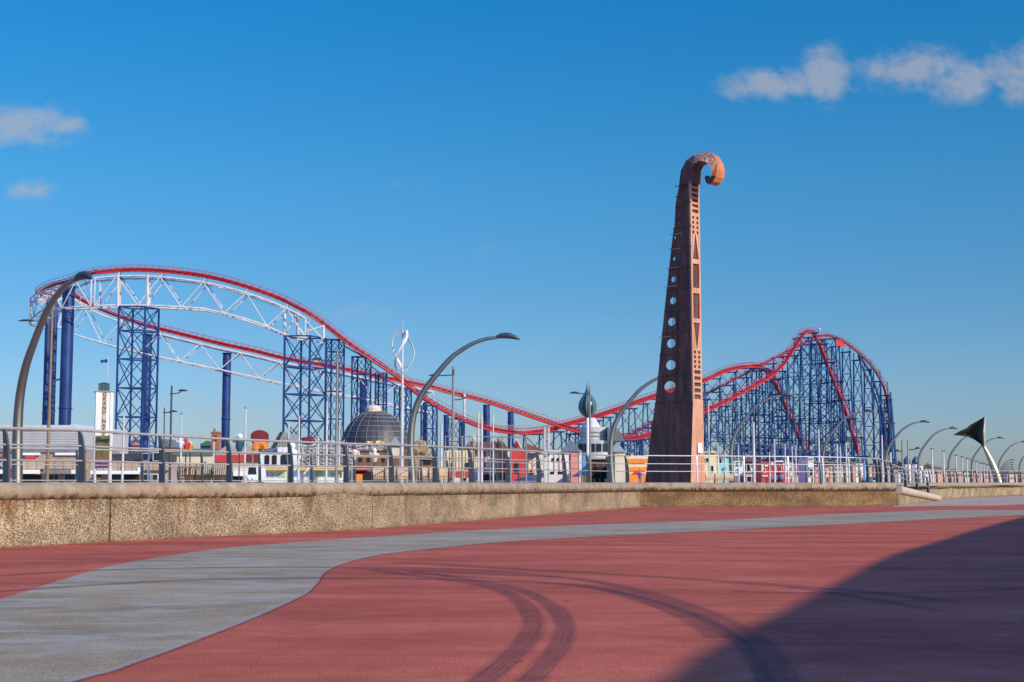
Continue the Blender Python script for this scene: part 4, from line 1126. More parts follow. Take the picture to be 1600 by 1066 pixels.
# big clad hall at the left
Y = 235
t = bld('leisure_hall', 'big pale grey clad hall behind the left end of the railing', 'building', 60, Y)
blk(t, 'wall', CLAD, -60, 122, 671, Y, back=30)
mb = MB(); a0, a1 = X(-60,Y), X(122,Y)
zz = [P(0,y,Y).z for y in (671.5, 664, 662.5)]
mb.prism([(X(-60,Y),Y-.3,zz[0]),(X(123,Y),Y-.3,zz[0]),(X(112,Y),Y-.3,zz[2]),(X(106,Y),Y-.3,P(0,664.5,Y).z),(X(-60,Y),Y-.3,zz[1])], (0,31,0)); mb.build('roof', paint('pale_metal_roof',(.6,.6,.57),.5,0,.1,.4), t)
for y in range(674, 700, 4): blk(t, 'cladding_seam', paint('seam_grey',(.36,.36,.34),.6), -58, 121, y, Y, y+.6, front=.05, d=.04)
t = bld('shop_row', 'low row of shops with brown fascia and white canopy under the clad hall', 'shop', 60, 200)
Y = 200
blk(t, 'wall', paint('shop_wall',(.40,.30,.23),.8), -60, 143, 702, Y, back=14)
blk(t, 'upper_band', paint('upper_grey',(.20,.20,.21),.7), -60, 135, 700.5, Y, 707, front=.3, d=.28)
for x0, x1 in ((34,62),(86,122)): blk(t, 'white_sign', SIGNW, x0, x1, 707.5, Y, 711.5, front=.4, d=.38)
blk(t, 'red_sign', REDP, 39, 55, 712, Y, 717, front=.35, d=.3); blk(t, 'red_sign', REDP, 3, 7, 711, Y, 716, front=.35, d=.3)
blk(t, 'fascia', TAN, -60, 133, 719, Y, 733, front=.5, d=.48)
for x in range(-40, 131, 14): blk(t, 'fascia_joint', BRN, x, x+.5, 719.2, Y, 732.8, front=.53, d=.02)
for x0, x1, m_ in ((-20,10,SIGNW),(34,64,SIGNW),(73,115,paint('grey_canopy',(.24,.23,.22),.7)),(116,132,SIGNW)): blk(t, 'canopy', m_, x0, x1, 734, Y, 740.5, front=1.6, d=1.1)
for x0, x1 in ((-14,8),(35,64),(74,84),(85,92),(101,117),(119,131)): win(t, x0, x1, 741.5, 753, Y, GLASS if x0 != 35 else BLACK, 'shop_window', WHITE if x0 > 70 else None)
sg = blk(t, 'shop_sign', paint('navy_sign',(.03,.06,.12),.6), -14, 10.5, 720, Y, 731.5, front=.75, d=.2)
text('BC', .95, (X(3.2,Y), Y-.78, P(3,726,Y).z), 0, SIGNW, t)
sg = blk(t, 'round_sign', SIGNW, 31, 37, 722, Y, 731, front=.7, d=.15)
rb = bld('red_banner', 'small pointed red banner at the foot of the nearest arc lamp', 'banner', 17.5, 110)
mb = MB(); mb.prism([P(14,747,110), P(20.5,747,110), P(20.5,740,110), P(17.5,736,110), P(14,740,110)], (0,.06,0)); mb.build('banner', REDP, rb)
mb = MB(); mb.bar(P(17.5,747,110), (X(17.5,110),110,UP), .05); mb.build('stand', SIGNW, rb)

# white tower with vertical lettering
Y = 215
t = bld('lettered_tower', 'white square ride tower with vertical black lettering and a blue flag', 'tower', 159, Y)
tc_ = V((X(159.5,Y), Y, 0)); hw = M(14.5, Y)*.78; ang = R(17)
ux = V((math.cos(ang), math.sin(ang), 0)); uy = V((-math.sin(ang), math.cos(ang), 0))
def obx(t, name, mat, cx, cyy, hx, hy, z0, z1): 
    mb = MB(); c = tc_+ux*cx+uy*cyy; mb.obox(V((c.x,c.y,(z0+z1)/2)), ux, uy, V((0,0,1)), hx, hy, (z1-z0)/2); return mb.build(name, mat, t)
zT = P(159,613,Y).z
obx(t, 'wall', WHITE, 0, 0, 1.27, 1.27, UP, zT)
for cx in (-1.02, 1.02): obx(t, 'pilaster', WHITE, cx, -1.3, .2, .08, UP, zT-.05)
obx(t, 'lettering_panel', paint('panel_tan',(.55,.42,.28),.8), 0, -1.29, .30, .05, P(159,700,Y).z, zT-.1)
obx(t, 'roof_slab', GALV, 0, 0, 1.5, 1.5, zT, zT+.12)
obx(t, 'lantern', TEAL, -.1, 0, .72, .72, zT+.12, P(159,600,Y).z)
for cx in (-.85, -.35, .15, .62): obx(t, 'lantern_mullion', DARK, cx, -.74, .06, .05, zT+.12, P(159,600,Y).z)
mb = MB(); zz = P(159,600,Y).z; cc = [tc_+ux*(a-.1)+uy*b for a, b in ((-.8,-.8),(.8,-.8),(.8,.8),(-.8,.8))]
mb.add([(p.x,p.y,zz) for p in cc]+[(tc_.x-.1,tc_.y,P(159,597.5,Y).z)], [(3,2,1,0),(0,1,4),(1,2,4),(2,3,4),(3,0,4)]); mb.build('lantern_roof', DARK, t)
for i, ch in enumerate('GRAND NATIONAL'):
    if ch == ' ': continue
    p = tc_-uy*1.37; text(ch, .74, (p.x, p.y, P(159,617.5+i*6.9,Y).z), ang, BLACK, t, 'letter')
mb = MB(); mb.bar(P(168.5,613,Y), P(168.5,556,Y), .06, 6); mb.build('flagpole', POLEW, t)
mb = MB(); N = 6
for i in range(N+1):
    f = i/N; x_ = 168.3-f*11; dy = .15*math.sin(f*6)
    a = P(x_, 561+f*2, Y); b = P(x_, 566.5+f*.6, Y); mb.v += [a+V((0,dy,0)), b+V((0,dy,0)), b+V((0,dy+.04,0)), a+V((0,dy+.04,0))]
for i in range(N):
    a = i*4
    for k in range(4): mb.f.append((a+k, a+(k+1) % 4, a+4+(k+1) % 4, a+4+k))
mb.f += [(0,3,2,1),(4*N,4*N+1,4*N+2,4*N+3)]; mb.build('flag', NAVY, t)

# poster board
Y = 95
t = bld('poster_board', 'tall olive and brown poster board with dark script in front of the white tower', 'billboard', 159.5, Y)
for x_ in (147.5, 171): mb = MB(); mb.bar((X(x_,Y),Y+.1,UP), P(x_,679,Y)+V((0,.1,0)), .09 if x_ < 150 else .12, 6); mb.build('post', POLEW, t)
blk(t, 'upper_poster', OLIVE, 148.3, 169.5, 681, Y, 704, front=.02, d=.06); blk(t, 'lower_poster', paint('brown_poster',(.20,.12,.035),.6,0,.5,3), 148.3, 169.5, 704.3, Y, 718, front=.02, d=.06)
blk(t, 'purple_strip', PURP, 148.3, 169.5, 719, Y, 731.5, front=.02, d=.06)
text('Sleep', .42, (X(158.6,Y), Y-.06, P(158,687.5,Y).z), 0, BLACK, t, 'lettering', .01, shear=.3)

# low promenade building right of the tower
Y = 190
t = bld('promenade_pavilion', 'long low pavilion with tan fascia and white canopy right of the poster board', 'building', 215, Y)
blk(t, 'wall', paint('pavilion_wall',(.42,.33,.26),.8), 143.5, 262, 722, Y, back=12)
blk(t, 'fascia', TAN, 143.5, 266, 722, Y, 735, front=.5, d=.48)
for x in range(152, 262, 11): blk(t, 'fascia_joint', BRN, x, x+.5, 722.3, Y, 734.6, front=.53, d=.02)
blk(t, 'canopy', SIGNW, 146, 220, 735.5, Y, 741, front=1.5, d=1.)
blk(t, 'parapet', paint('dark_parapet',(.05,.055,.06),.6), 170, 252, 709, Y, 721, front=-.5, back=8)
for x0, x1 in ((149,158),(172,188),(191,218),(224,234),(238,246),(248,258)): win(t, x0, x1, 742, 753, Y, BLACK if x0 in (191,) else GLASS, 'shop_window', WHITE if x0 > 230 else None)
win(t, 222, 232, 709, 720, Y-.6, GLASS, 'upper_window', WHITE)
win(t, 239, 249, 708, 720, Y-.6, GLASS, 'upper_window', WHITE)
blk(t, 'yellow_door', YEL, 150.5, 158, 746, Y, 753.5, front=.2, d=.1)
t = bld('dark_gabled_hut', 'dark pointed roof hut between the pavilion and the carousel figures', 'hut', 257, 205)
blk(t, 'wall', BRN, 247, 270, 699, 205, back=6); gable(t, ROOFG, 244, 268, 699.5, 686, 205, 7, xp=257)
t = bld('distant_terrace', 'distant brick and pink terrace seen through the legs of the left lattice tower', 'house', 208, 330)
blk(t, 'wall', PINK, 200, 216, 690, 330, back=8); hip(t, ROOFG, 198, 218, 690.3, 686, 330, 8); blk(t, 'chimney', BRICK, 203, 206, 682, 330, 690, front=-2, back=1)

# clown / ride figures on posts
def figure(x, yt, yb, Y, label, cols):
    t = bld('ride_figure', label, 'statue', x, Y, 'painted figures above the fairground stalls'); H = P(x,yt,Y).z-P(x,yb,Y).z; b = P(x,yb,Y)
    mb = MB(); mb.tube([b, b+V((0,0,H*.25)), b+V((H*.05,0,H*.5)), b+V((0,0,H*.68))], [H*.12,H*.22,H*.26,H*.1], 10)
    mb.tube([b+V((H*.1,0,H*.6)), b+V((H*.32,-.1,H*.5)), b+V((H*.38,-.1,H*.3))], [H*.08,H*.07,H*.05], 6); mb.tube([b+V((-H*.1,0,H*.6)), b+V((-H*.32,-.1,H*.55)), b+V((-H*.3,-.1,H*.75))], [H*.08,H*.07,H*.05], 6); mb.build('body', cols[0], t, True)
    mb = MB(); mb.ball(b+V((0,0,H*.82)), H*.17, jit=.05); mb.build('head', cols[1], t, True)
    mb = MB(); mb.bar((b.x,Y,UP), b+V((0,0,.2)), .08); mb.build('stand', DARK, t); return t
figure(281.5, 683, 700, 150, 'white clown figure left of the red figure', (WHITE, WHITE))
figure(290.5, 684, 703, 152, 'red ball shaped figure beside the white clown figure', (REDP, REDP))
figure(297, 689, 705, 154, 'small orange figure right of the red figure', (ORNG, CREAM))
figure(374, 677, 706, 156, 'teal and white costumed figure left of the maroon arch sign', (TEAL, WHITE))
figure(455, 690, 727, 158, 'white ornamental figure right of the white kiosk', (WHITE, WHITE))
figure(553, 695, 718, 150, 'pink headed figure at the right end of the white timber ride', (CREAM, PURP))
figure(585, 700, 722, 152, 'cream gull shaped figure above the brown kiosk', (CREAM, WHITE))
figure(740, 680, 700, 152, 'grey and white horse like figure above the cream arcade', (GALV, WHITE))
figure(780, 684, 705, 152, 'brown figure above the striped wall left of the red gable', (BRN, ROCK))

# left middle fairground
t = bld('brick_chimney_house', 'small brick tower with stepped cap left of the blue column', 'tower', 334.5, 215)
blk(t, 'wall', BRICK, 328.5, 341, 676, 215, back=1.4); blk(t, 'cap', BRICK, 327.5, 342, 674.5, 215, 676.5, front=.1, back=1.6); blk(t, 'finial', BRICK, 331.5, 334.5, 669.5, 215, 674.5, back=.4)
blk(t, 'recess', BRN, 332, 337.5, 680, 215, 690, front=.03, d=.02)
t = bld('dark_ride_shed', 'dark blue hump roofed shed left of the brick tower', 'shed', 320, 220)
blk(t, 'wall', NAVY, 312, 329, 693, 220, back=6); mb = MB(); a, b = X(311,220), X(330,220)
mb.prism([(a,219.8,P(0,697,220).z),(b,219.8,P(0,697,220).z),(b-.3,219.8,P(0,691,220).z),(X(322,220),219.8,P(0,688.5,220).z),(a+.5,219.8,P(0,692,220).z)], (0,7,0)); mb.build('roof', GREEN, t)
t = bld('fairground_arcade', 'long tan and green arcade roof with red fascia behind the slatted bench', 'building', 320, 200)
blk(t, 'wall', CREAM, 264, 404, 712, 200, back=10); hip(t, paint('green_roof',(.13,.17,.08),.8,0,.4,.6), 262, 332, 712, 700, 200, 10, .85); hip(t, TAN, 334, 390, 711, 696, 200, 10, .8)
blk(t, 'red_fascia', REDP, 336, 382, 711, 200, 721.5, front=.3, d=.28); blk(t, 'maroon_fascia', MAR, 383, 405, 710, 200, 722, front=.3, d=.28)
blk(t, 'white_sign', SIGNW, 262, 282, 739, 200, 744, front=.3, d=.28); blk(t, 'canopy', SIGNW, 366, 392, 736, 200, 744, front=.8, d=.7)
for x0, x1 in ((266,278),(285,305),(308,330),(335,356),(360,378)): win(t, x0, x1, 742, 753, 200, BLACK, 'opening')
for x_, m_ in ((16+255,GREEN),(296,REDP),(345,GREEN)): blk(t, 'stall_panel', m_, x_, x_+6, 746, 200, 753.5, front=.5, d=.2)
t = bld('arched_sign', 'maroon half round sign board above an orange shell shape', 'sign', 405, 190)
Y = 190; mb = MB(); pts = [P(391.5, 690, Y), P(391.5, 681, Y)]+[P(405.5-14*math.cos(a), 681-9*math.sin(a), Y) for a in [math.pi*i/12 for i in range(1,12)]]+[P(419.5, 681, Y), P(419.5, 690, Y)]
mb.prism(pts[::-1], (0,.3,0)); mb.build('sign_board', MAR, t); 
for x_ in (394, 417): mb = MB(); mb.bar((X(x_,Y),Y+.5,UP), P(x_,686,Y)+V((0,.5,0)), .12); mb.build('post', POLE, t)
t = bld('shell_ornament', 'bright orange ribbed shell ornament under the maroon arch', 'ornament', 406, 186)
Y = 186
for i in range(9):
    a = math.pi*(i+.5)/9; c = P(407, 702, Y); mb = MB(); d = V((-math.cos(a),0,math.sin(a)*1.15)); L_e = M(12.5, Y)
    mb.tube([c, c+d*L_e*.6+V((0,-.15,0)), c+d*L_e], [.05,.24,.30], 6); mb.build('shell_rib', ORNG, t, True)
mb = MB(); mb.bar((X(407,Y),Y,UP), P(407,701,Y), .3); mb.build('pedestal', BRN, t)
t = bld('grey_gabled_hall', 'tall grey ribbed gable roof above the white kiosk', 'building', 438, 200)
Y = 200; mb = MB(); pts = [P(421,706,Y),P(453,706,Y),P(450,676,Y),P(441,675,Y),P(436,680,Y),P(424,700,Y)]; mb.prism(pts, (0,9,0)); mb.build('roof', paint('ribbed_roof',(.30,.33,.29),.7,0,.2,1), t); blk(t, 'wall', BRN, 422, 452, 706, Y+.3, back=8)
for x_ in range(430, 451, 4): mb = MB(); mb.bar(P(x_,704,Y)+V((0,-.05,0)), P(x_+.5,682 if x_ > 434 else 690,Y)+V((0,-.05,0)), .05); mb.build('roof_seam', GALV, t)
mb = MB(); mb.prism([P(420,706,Y),P(428,706,Y),P(443,675,Y),P(438,675,Y)], (0,-.3,0)); mb.build('dark_valance', DARK, t)
t = bld('white_kiosk', 'white kiosk with arched dark openings and flat roof', 'kiosk', 432, 165)
Y = 165; blk(t, 'wall', WHITE, 406, 455, 706, Y, back=6); blk(t, 'parapet', WHITE, 433, 450, 699, Y, 706.5, front=.1, back=5); hip(t, ROOFG, 408, 434, 706.3, 699.5, Y, 6, .8)
for x0, x1 in ((413,420.5),(424.5,432),(438,449)):
    a, b = X(x0,Y), X(x1,Y); z0, z1 = P(0,728,Y).z, P(0,713,Y).z; mb = MB(); m_ = (a+b)/2; h = (b-a)/2
    mb.prism([(a,Y-.06,z0),(b,Y-.06,z0)]+[(m_+h*math.cos(q_), Y-.06, z1+h*.5*math.sin(q_)) for q_ in [math.pi*i/8 for i in range(9)]], (0,.05,0)); mb.build('arched_opening', BLACK if x0 < 435 else GLASS, t)
t = bld('snack_stall', 'long white food stall with yellow awning and small posters', 'stall', 470, 150)
Y = 150; blk(t, 'counter_wall', paint('stall_white',(.80,.80,.72),.6,0,.1,1), 407, 539, 731, Y, back=4)
for x0, x1 in ((409,449),(468,479),(488,512),(514,539)):
    mb = MB(); a, b = X(x0,Y), X(x1,Y); za, zb_2 = P(0,730,Y).z, P(0,735,Y).z
    mb.hexa([(a,Y-.9,zb_2),(b,Y-.9,zb_2),(b,Y,zb_2),(a,Y,zb_2),(a,Y-.5,za),(b,Y-.5,za),(b,Y+.3,za),(a,Y+.3,za)]); mb.build('awning', YEL, t)
for x0, x1, m_ in ((415,420,paint('poster_grey',(.5,.5,.55),.6)),(423,429,paint('poster_blue',(.45,.55,.65),.6)),(432,446,paint('poster_green',(.45,.62,.42),.6)),(493,500,MATS['poster_grey']),(517,522,TURQ),(529,534,GREEN)):
    blk(t, 'poster', m_, x0, x1, 739, Y, 746, front=.05, d=.04)
for x_ in (450, 458, 466, 473, 480): blk(t, 'panel_joint', CREAM, x_, x_+.8, 737, Y, 754, front=.04, d=.03)
# white timber ride
t = bld('timber_coaster', 'tangled white timber trestle ride behind the yellow awnings', 'ride', 515, 238)
rnd = random.Random(3); Y = 238
for i, x0 in enumerate(range(462, 592, 11)):
    mb = MB(); h = 693+4*math.sin(i*.9); 
    for j in range(4):
        x_ = x0+j*3.4; mb.bar((X(x_,Y),Y+j*.8,UP), P(x_, h+rnd.uniform(-1,4), Y)+V((0,j*.8,0)), .085)
    for j in range(6):
        ya = 700+j*6; mb.bar(P(x0-1,ya,Y), P(x0+11.5,ya+rnd.uniform(-1,1),Y), .06); mb.bar(P(x0,ya,Y), P(x0+10.5,ya+6,Y), .06); mb.bar(P(x0+10.5,ya,Y+1), P(x0,ya+6,Y+1), .06)
    mb.bar(P(x0-1,h,Y), P(x0+11,693+4*math.sin((i+1)*.9),Y), .16)
    for j in range(7): xa, ya = x0+rnd.uniform(-2,10), rnd.uniform(694,724); mb.bar(P(xa,ya,Y+.5), P(xa+rnd.uniform(3,9),ya+rnd.uniform(-9,9),Y+.5), .09)
    mb.build('trestle', paint('weathered_white',(.60,.57,.50),.7,0,.4,1.5), t)
mb = MB()
for i in range(12): mb.box(X(465+i*10.5,Y+3), X(474+i*10.5,Y+3), Y+4, Y+5, UP, P(0,700+rnd.uniform(-4,12),Y).z)
mb.box(X(464,Y), X(592,Y), Y+4.5, Y+5.5, UP, P(0,712,Y).z); mb.build('dark_back_wall', BRN, t)
for x_, y_, m_ in ((478,687,MAR),(486,686,MAR),(532,692,PURP),(547,697,PURP)):
    mb = MB(); mb.ball(P(x_,y_+2,Y+2), .75, rz=.6, jit=.25); mb.bar(P(x_,y_+2,Y+2), (X(x_,Y),Y+2,UP), .12); mb.build('ornament', m_, t)
# glass dome
DY = 255; t = bld('glass_dome', 'large dark glass dome with gold ribs behind the lattice towers', 'dome', 586, DY)
c = V((X(586,DY), DY, P(586,704,DY).z)); Rr = M(54, DY); Hh = M(62, DY)
prof = [(Rr*math.cos(a), Hh*math.sin(a)) for a in [R(90)*i/10 for i in range(11)]]; prof[-1] = (.02, Hh)
mb = MB(); mb.lathe(prof, c, 36); mb.build('glass_shell', paint('dome_glass',(.055,.055,.055),.5,0,.5,.5), t)
for k in range(18):
    a = 2*math.pi*k/36*2; mb = MB(); mb.tube([c+V((r_*1.01*math.cos(a), r_*1.01*math.sin(a), z*1.01)) for r_, z in prof[:-1]], .035, 4); mb.build('rib', paint('gold_rib',(.32,.29,.22),.5,0,.2,1), t)
for i in range(0, 10):
    r_, z = prof[i]; mb = MB(); mb.tube([c+V((r_*1.012*math.cos(a), r_*1.012*math.sin(a), z*1.01)) for a in [2*math.pi*j/36 for j in range(37)]], .06, 4); mb.build('ring', MATS['gold_rib'], t)
mb = MB(); mb.lathe([(1.4,0),(1.4,.8),(1.0,1.2),(.05,1.4)], c+V((-.4,0,Hh-.35)), 12); mb.build('cupola', CREAM, t)
mb = MB(); mb.lathe([(Rr*.99,-3),(Rr*1.0,0),(Rr*.9,0)], c+V((0,0,0)), 36); mb.build('drum', BRN, t)
t = bld('colourful_sign', 'yellow red and white sign at the foot of the glass dome', 'sign', 586, 200)
Y = 200
for x0, x1, m_ in ((573,577,WHITE),(577,582,YEL),(582,587,REDP),(587,592,WHITE),(592,600,YEL)): blk(t, 'panel', m_, x0, x1-.1, 689.5, Y, 695, d=.2)
for x_ in (574, 598): mb = MB(); mb.bar((X(x_,Y),Y+.3,UP), P(x_,691,Y)+V((0,.3,0)), .12); mb.build('post', POLEW, t)
t = bld('brown_pavilion', 'brown pavilion with grey pyramid roof below the dome', 'building', 588, 190)
Y = 190; blk(t, 'wall', paint('brown_render',(.22,.11,.06),.8,0,.4,1), 556, 625, 704, Y, back=8); hip(t, ROOFG, 555, 606, 705, 701, Y, 8, .9)
mb = MB(); a, b = X(607,Y), X(625,Y); zz = P(0,697,Y).z; mb.add([(a,Y-.4,zz),(b,Y-.4,zz),(b,Y+4,zz),(a,Y+4,zz),((a+b)/2,Y+1.5,P(0,681,Y).z)], [(3,2,1,0),(0,1,4),(1,2,4),(2,3,4),(3,0,4)]); mb.build('pyramid_roof', paint('pyr_roof',(.28,.31,.27),.7,0,.2,1), t)
for x0, x1 in ((560,566),(573,578),(596,601),(607,612)): win(t, x0, x1, 714, 722, Y, GLASS, 'window')
blk(t, 'cream_panel', CREAM, 612, 624, 700, Y, 712, front=.3, d=.2)
blk(t, 'red_awning', REDP, 558, 576, 731, Y, 735, front=.8, d=.7); blk(t, 'orange_bin', ORNG, 559, 568, 741, Y, front=2, d=.8)
for x0, x1 in ((556,580),(583,606)): win(t, x0, x1, 737, 753, Y, BLACK, 'opening')
t = bld('tan_rock', 'tan artificial rock mound with sparse greenery right of the arc lamp', 'rock', 655, 205)
mb = MB(); rn = random.Random(5); cx, cy2 = X(656,205), 205
for (x_, y_, r_) in ((650,703,13),(660,700,12),(655,693,7),(666,708,8),(645,712,10)): mb.ball(P(x_,y_,205), M(r_*.8,205), rz=M(r_*.9,205), jit=.18)
mb.box(X(640,205), X(672,205), 203, 208, UP, P(0,712,205).z); mb.build('rock', ROCK, t)
t = bld('brown_ticket_hut', 'small brown ticket hut with red and white poster right of the rock', 'hut', 668, 185)
Y = 185; blk(t, 'wall', MATS['brown_render'], 656, 680, 716, Y, back=4); blk(t, 'roof', BRN, 654, 682, 714.5, Y, 716.5, front=.5, back=5); win(t, 662, 673, 720, 726, Y, BLACK)
for k in range(3): blk(t, 'red_stripe', REDP, 632, 641, 734+k*5, Y, 736.5+k*5, front=.3, d=.1)
blk(t, 'white_board', SIGNW, 630, 643, 731, Y, 748, front=.15, d=.1)
# cream arcade 695-742
t = bld('cream_arcade', 'cream arcade with vertical panels and red lower band behind the tall fence', 'building', 718, 200)
Y = 200; blk(t, 'wall', CREAM, 694, 741, 704, Y, back=9); hip(t, ROOFR, 722, 796, 704, 689, Y+2, 9, .75)
for x_ in range(698, 741, 5): blk(t, 'pilaster', YELP, x_, x_+1.4, 705, Y, 734, front=.15, d=.14)
for x0 in (699, 714, 729): blk(t, 'red_band', REDP, x0, x0+12, 736, Y, 745, front=.2, d=.18)
for x0 in (704, 727): win(t, x0, x0+6, 723, 733, Y-.1, GLASS)
for x0 in (700, 720): win(t, x0, x0+9, 747, 753, Y, BLACK, 'opening')
t = bld('striped_hall', 'white and pink panelled hall between the cream arcade and the red gable', 'building', 765, 203)
Y = 203; blk(t, 'wall', WHITE, 742, 796, 704, Y, back=9)
for i, x_ in enumerate(range(744, 794, 6)): blk(t, 'panel', (CREAM, PINK, PURP, CREAM, MAR)[i % 5], x_, x_+2.6, 706, Y, 733, front=.12, d=.1)
blk(t, 'red_band', PINK, 753, 762, 734, Y, 741, front=.2, d=.15); blk(t, 'red_band', REDP, 776, 796, 734, Y, 741, front=.2, d=.15)
blk(t, 'red_pier', REDP, 786, 792.5, 704, Y, front=.4, d=.35)
mb = MB(); mb.prism([P(752,754,Y-2)]+[P(761-8*math.cos(a), 745-4*math.sin(a), Y-2) for a in [math.pi*i/6 for i in range(7)]]+[P(770,754,Y-2)], (0,1,0)); mb.build('dark_arch', BLACK, t)
blk(t, 'green_screen', paint('olive_screen',(.10,.12,.08),.8), 770, 800, 742, Y, front=1.5, d=.6)
t = bld('red_gabled_tower', 'bright red tower with pointed gable', 'tower', 808, 196)
Y = 196; blk(t, 'wall', REDP, 799.5, 821.5, 703, Y, back=5); gable(t, REDP, 800, 815.5, 703, 687.5, Y, 5, 'gable'); gable(t, WHITE, 798.5, 817, 703.5, 685.5, Y+.4, 5, 'white_verge')
win(t, 803.5, 811, 722, 740, Y, BLACK, 'doorway'); mb = MB(); mb.ball(P(807,695,Y-.3), .35, .1, .35); mb.build('emblem', MAR, t)
gable(t, ROOFR, 816, 852, 704, 693.5, Y+3, 6, 'side_roof', 824)
t = bld('white_arcade', 'white arcade with brown roof and small coloured signs right of the red tower', 'building', 838, 205)
Y = 205; blk(t, 'wall', WHITE, 822, 889, 708, Y, back=8); hip(t, CREAM, 846, 890, 709, 702, Y, 8, .9)
for x_ in (825, 832, 839, 858, 866, 874, 882): blk(t, 'pilaster', CREAM, x_, x_+1.5, 709, Y, 736, front=.12, d=.1)
for x0, x1, m_ in ((826,836,PINK),(828,831,NAVY),(848,852,PINK),(843,847,MAR)): blk(t, 'sign', m_, x0, x1, 735, Y, 741, front=.25, d=.1)
for x0 in (862, 870, 878): win(t, x0, x0+4, 716, 722, Y, GLASS)
for x0 in (858, 872): win(t, x0, x0+8, 737, 741, Y, BLACK, 'opening')
t = bld('blue_parasol', 'low blue dome shaped canopy at the foot of the red tower', 'canopy', 822, 170)
Y = 170; mb = MB(); mb.lathe([(M(19,Y),0),(M(15,Y),.25),(M(8,Y),.42),(.02,.5)], P(820,752.5,Y), 16); mb.build('canopy_top', paint('canopy_blue',(.02,.06,.13),.6), t); mb = MB(); mb.bar((X(820,Y),Y,UP), P(820,750,Y), .06); mb.build('pole', DARK, t)
t = bld('dark_roofed_tower', 'pink square tower beside a dark pyramid roof', 'tower', 898, 196)
Y = 196; blk(t, 'wall', PINK, 892, 908.5, 704, Y, back=4); blk(t, 'corner', WHITE, 905, 909, 704, Y, front=.1, d=.08)
mb = MB(); a, b = X(877,Y), X(909,Y); zz = P(0,706,Y).z; mb.add([(a,Y-.3,zz),(b,Y-.3,zz),(b,Y+5,zz),(a,Y+5,zz),(X(891,Y),Y+2,P(0,688,Y).z),(X(895,Y),Y+2,P(0,688,Y).z)], [(3,2,1,0),(0,1,5,4),(1,2,5),(2,3,4,5),(3,0,4)]); mb.build('pyramid_roof', ROOFG, t)
for y in (712, 722, 732, 742): blk(t, 'course', BRICK, 892.5, 904.5, y, Y, y+.8, front=.05, d=.04)
t = bld('blue_sided_kiosk', 'light blue kiosk with yellow base right of the pink tower', 'kiosk', 914, 196)
blk(t, 'wall', SKYBL, 910, 923, 712, 196, back=4); blk(t, 'base', YEL, 909.5, 919, 743, 196, front=.3, d=.25)
t = bld('dark_arcade', 'dark open fronted arcade under the onion turret building', 'building', 950, 200)
Y = 200; blk(t, 'wall', BRN, 924, 975, 717, Y, back=9); blk(t, 'roof_edge', GALV, 922, 976, 715.5, Y, 718, front=.4, d=.5)
for x0, x1 in ((927,948),(952,973)): win(t, x0, x1, 730, 752, Y, BLACK, 'opening')
for x0, m_ in ((926,ORNG),(934,GREEN),(944,YELP)): blk(t, 'stall_item', m_, x0, x0+4, 748, Y, front=1, d=.5)
t = bld('cream_pyramid_kiosk', 'cream kiosk with a grey pyramid roof at the foot of the third arc lamp', 'kiosk', 966, 192)
Y = 192; blk(t, 'wall', CREAM, 961, 977, 706, Y, back=4); mb = MB(); a, b = X(952,Y), X(978,Y); zz = P(0,706.5,Y).z
mb.add([(a,Y-.3,zz),(b,Y-.3,zz),(b,Y+5,zz),(a,Y+5,zz),(X(966,Y),Y+2,P(0,690,Y).z)], [(3,2,1,0),(0,1,4),(1,2,4),(2,3,4),(3,0,4)]); mb.build('pyramid_roof', MATS['pyr_roof'], t)
t = bld('orange_shop', 'orange and cream banded shop left of the horn sculpture', 'shop', 995, 196)
Y = 196; blk(t, 'wall', CREAM, 973, 1016, 712, Y, back=7)
for y0, y1 in ((717,724),(730,736),(740,754)): blk(t, 'orange_band', ORNG, 974, 1015, y0, Y, y1 if y1 < 754 else None, front=.2, d=.15)
mb = MB(); a = P(986,741,Y-3); b_ = P(1004,741,Y-3); mb.lathe([(M(9,Y),0),(M(6,Y),.3),(.02,.5)], P(996,742,Y-3), 12); mb.build('red_parasol', REDP, t); mb = MB(); mb.bar((X(996,Y-3),Y-3,UP), P(996,741,Y-3), .05); mb.build('parasol_pole', POLEW, t)

# round white casino with letters and onion turret
CY = 262; t = bld('round_white_casino', 'round white tiered building with partly hidden letters behind the crossing tracks', 'building', 928, CY)
def drum(t, name, xc, rpx, y0, y1, Y, mat, flare=1.):
    c = V((X(xc,Y), Y+M(rpx,Y)*.3, P(xc,y0,Y).z)); mb = MB(); r = M(rpx, Y); h = P(xc,y1,Y).z-c.z; mb.lathe([(r,0),(r*flare,h),(0.02,h+.01)], c, 28); return mb.build(name, mat, t, True)
WC = paint('casino_white', (.60,.58,.54), .8, 0, .2, .6)
drum(t, 'lower_drum', 935, 31, 756, 689, CY, WC); drum(t, 'middle_drum', 930, 23, 689, 668, CY, WC); drum(t, 'upper_drum', 925, 15, 668, 653, CY, WC, .4)
for k in range(9):
    a_ = math.pi*(1.08+.105*k); c_ = V((X(935,CY), CY+M(31,CY)*.3, 0)); r_ = M(31.3,CY); mb = MB(); mb.obox(V((c_.x+r_*math.cos(a_), c_.y+r_*math.sin(a_), P(935,700,CY).z)), V((-math.sin(a_),math.cos(a_),0)), V((math.cos(a_),math.sin(a_),0)), V((0,0,1)), .45, .1, .7); mb.build('window', GLASS, t)
for y in (690, 683, 677): 
    c = V((X(930,CY), CY+M(23,CY)*.3, P(930,y,CY).z)); mb = MB(); mb.lathe([(M(24,CY),0),(M(24.6,CY),.12),(M(24,CY),.25)], c, 28); mb.build('balcony_ring', GALV, t)
text('ER', .95, (X(919,CY), CY-M(16,CY)*.85, P(919,662,CY).z), 0, BRN, t)
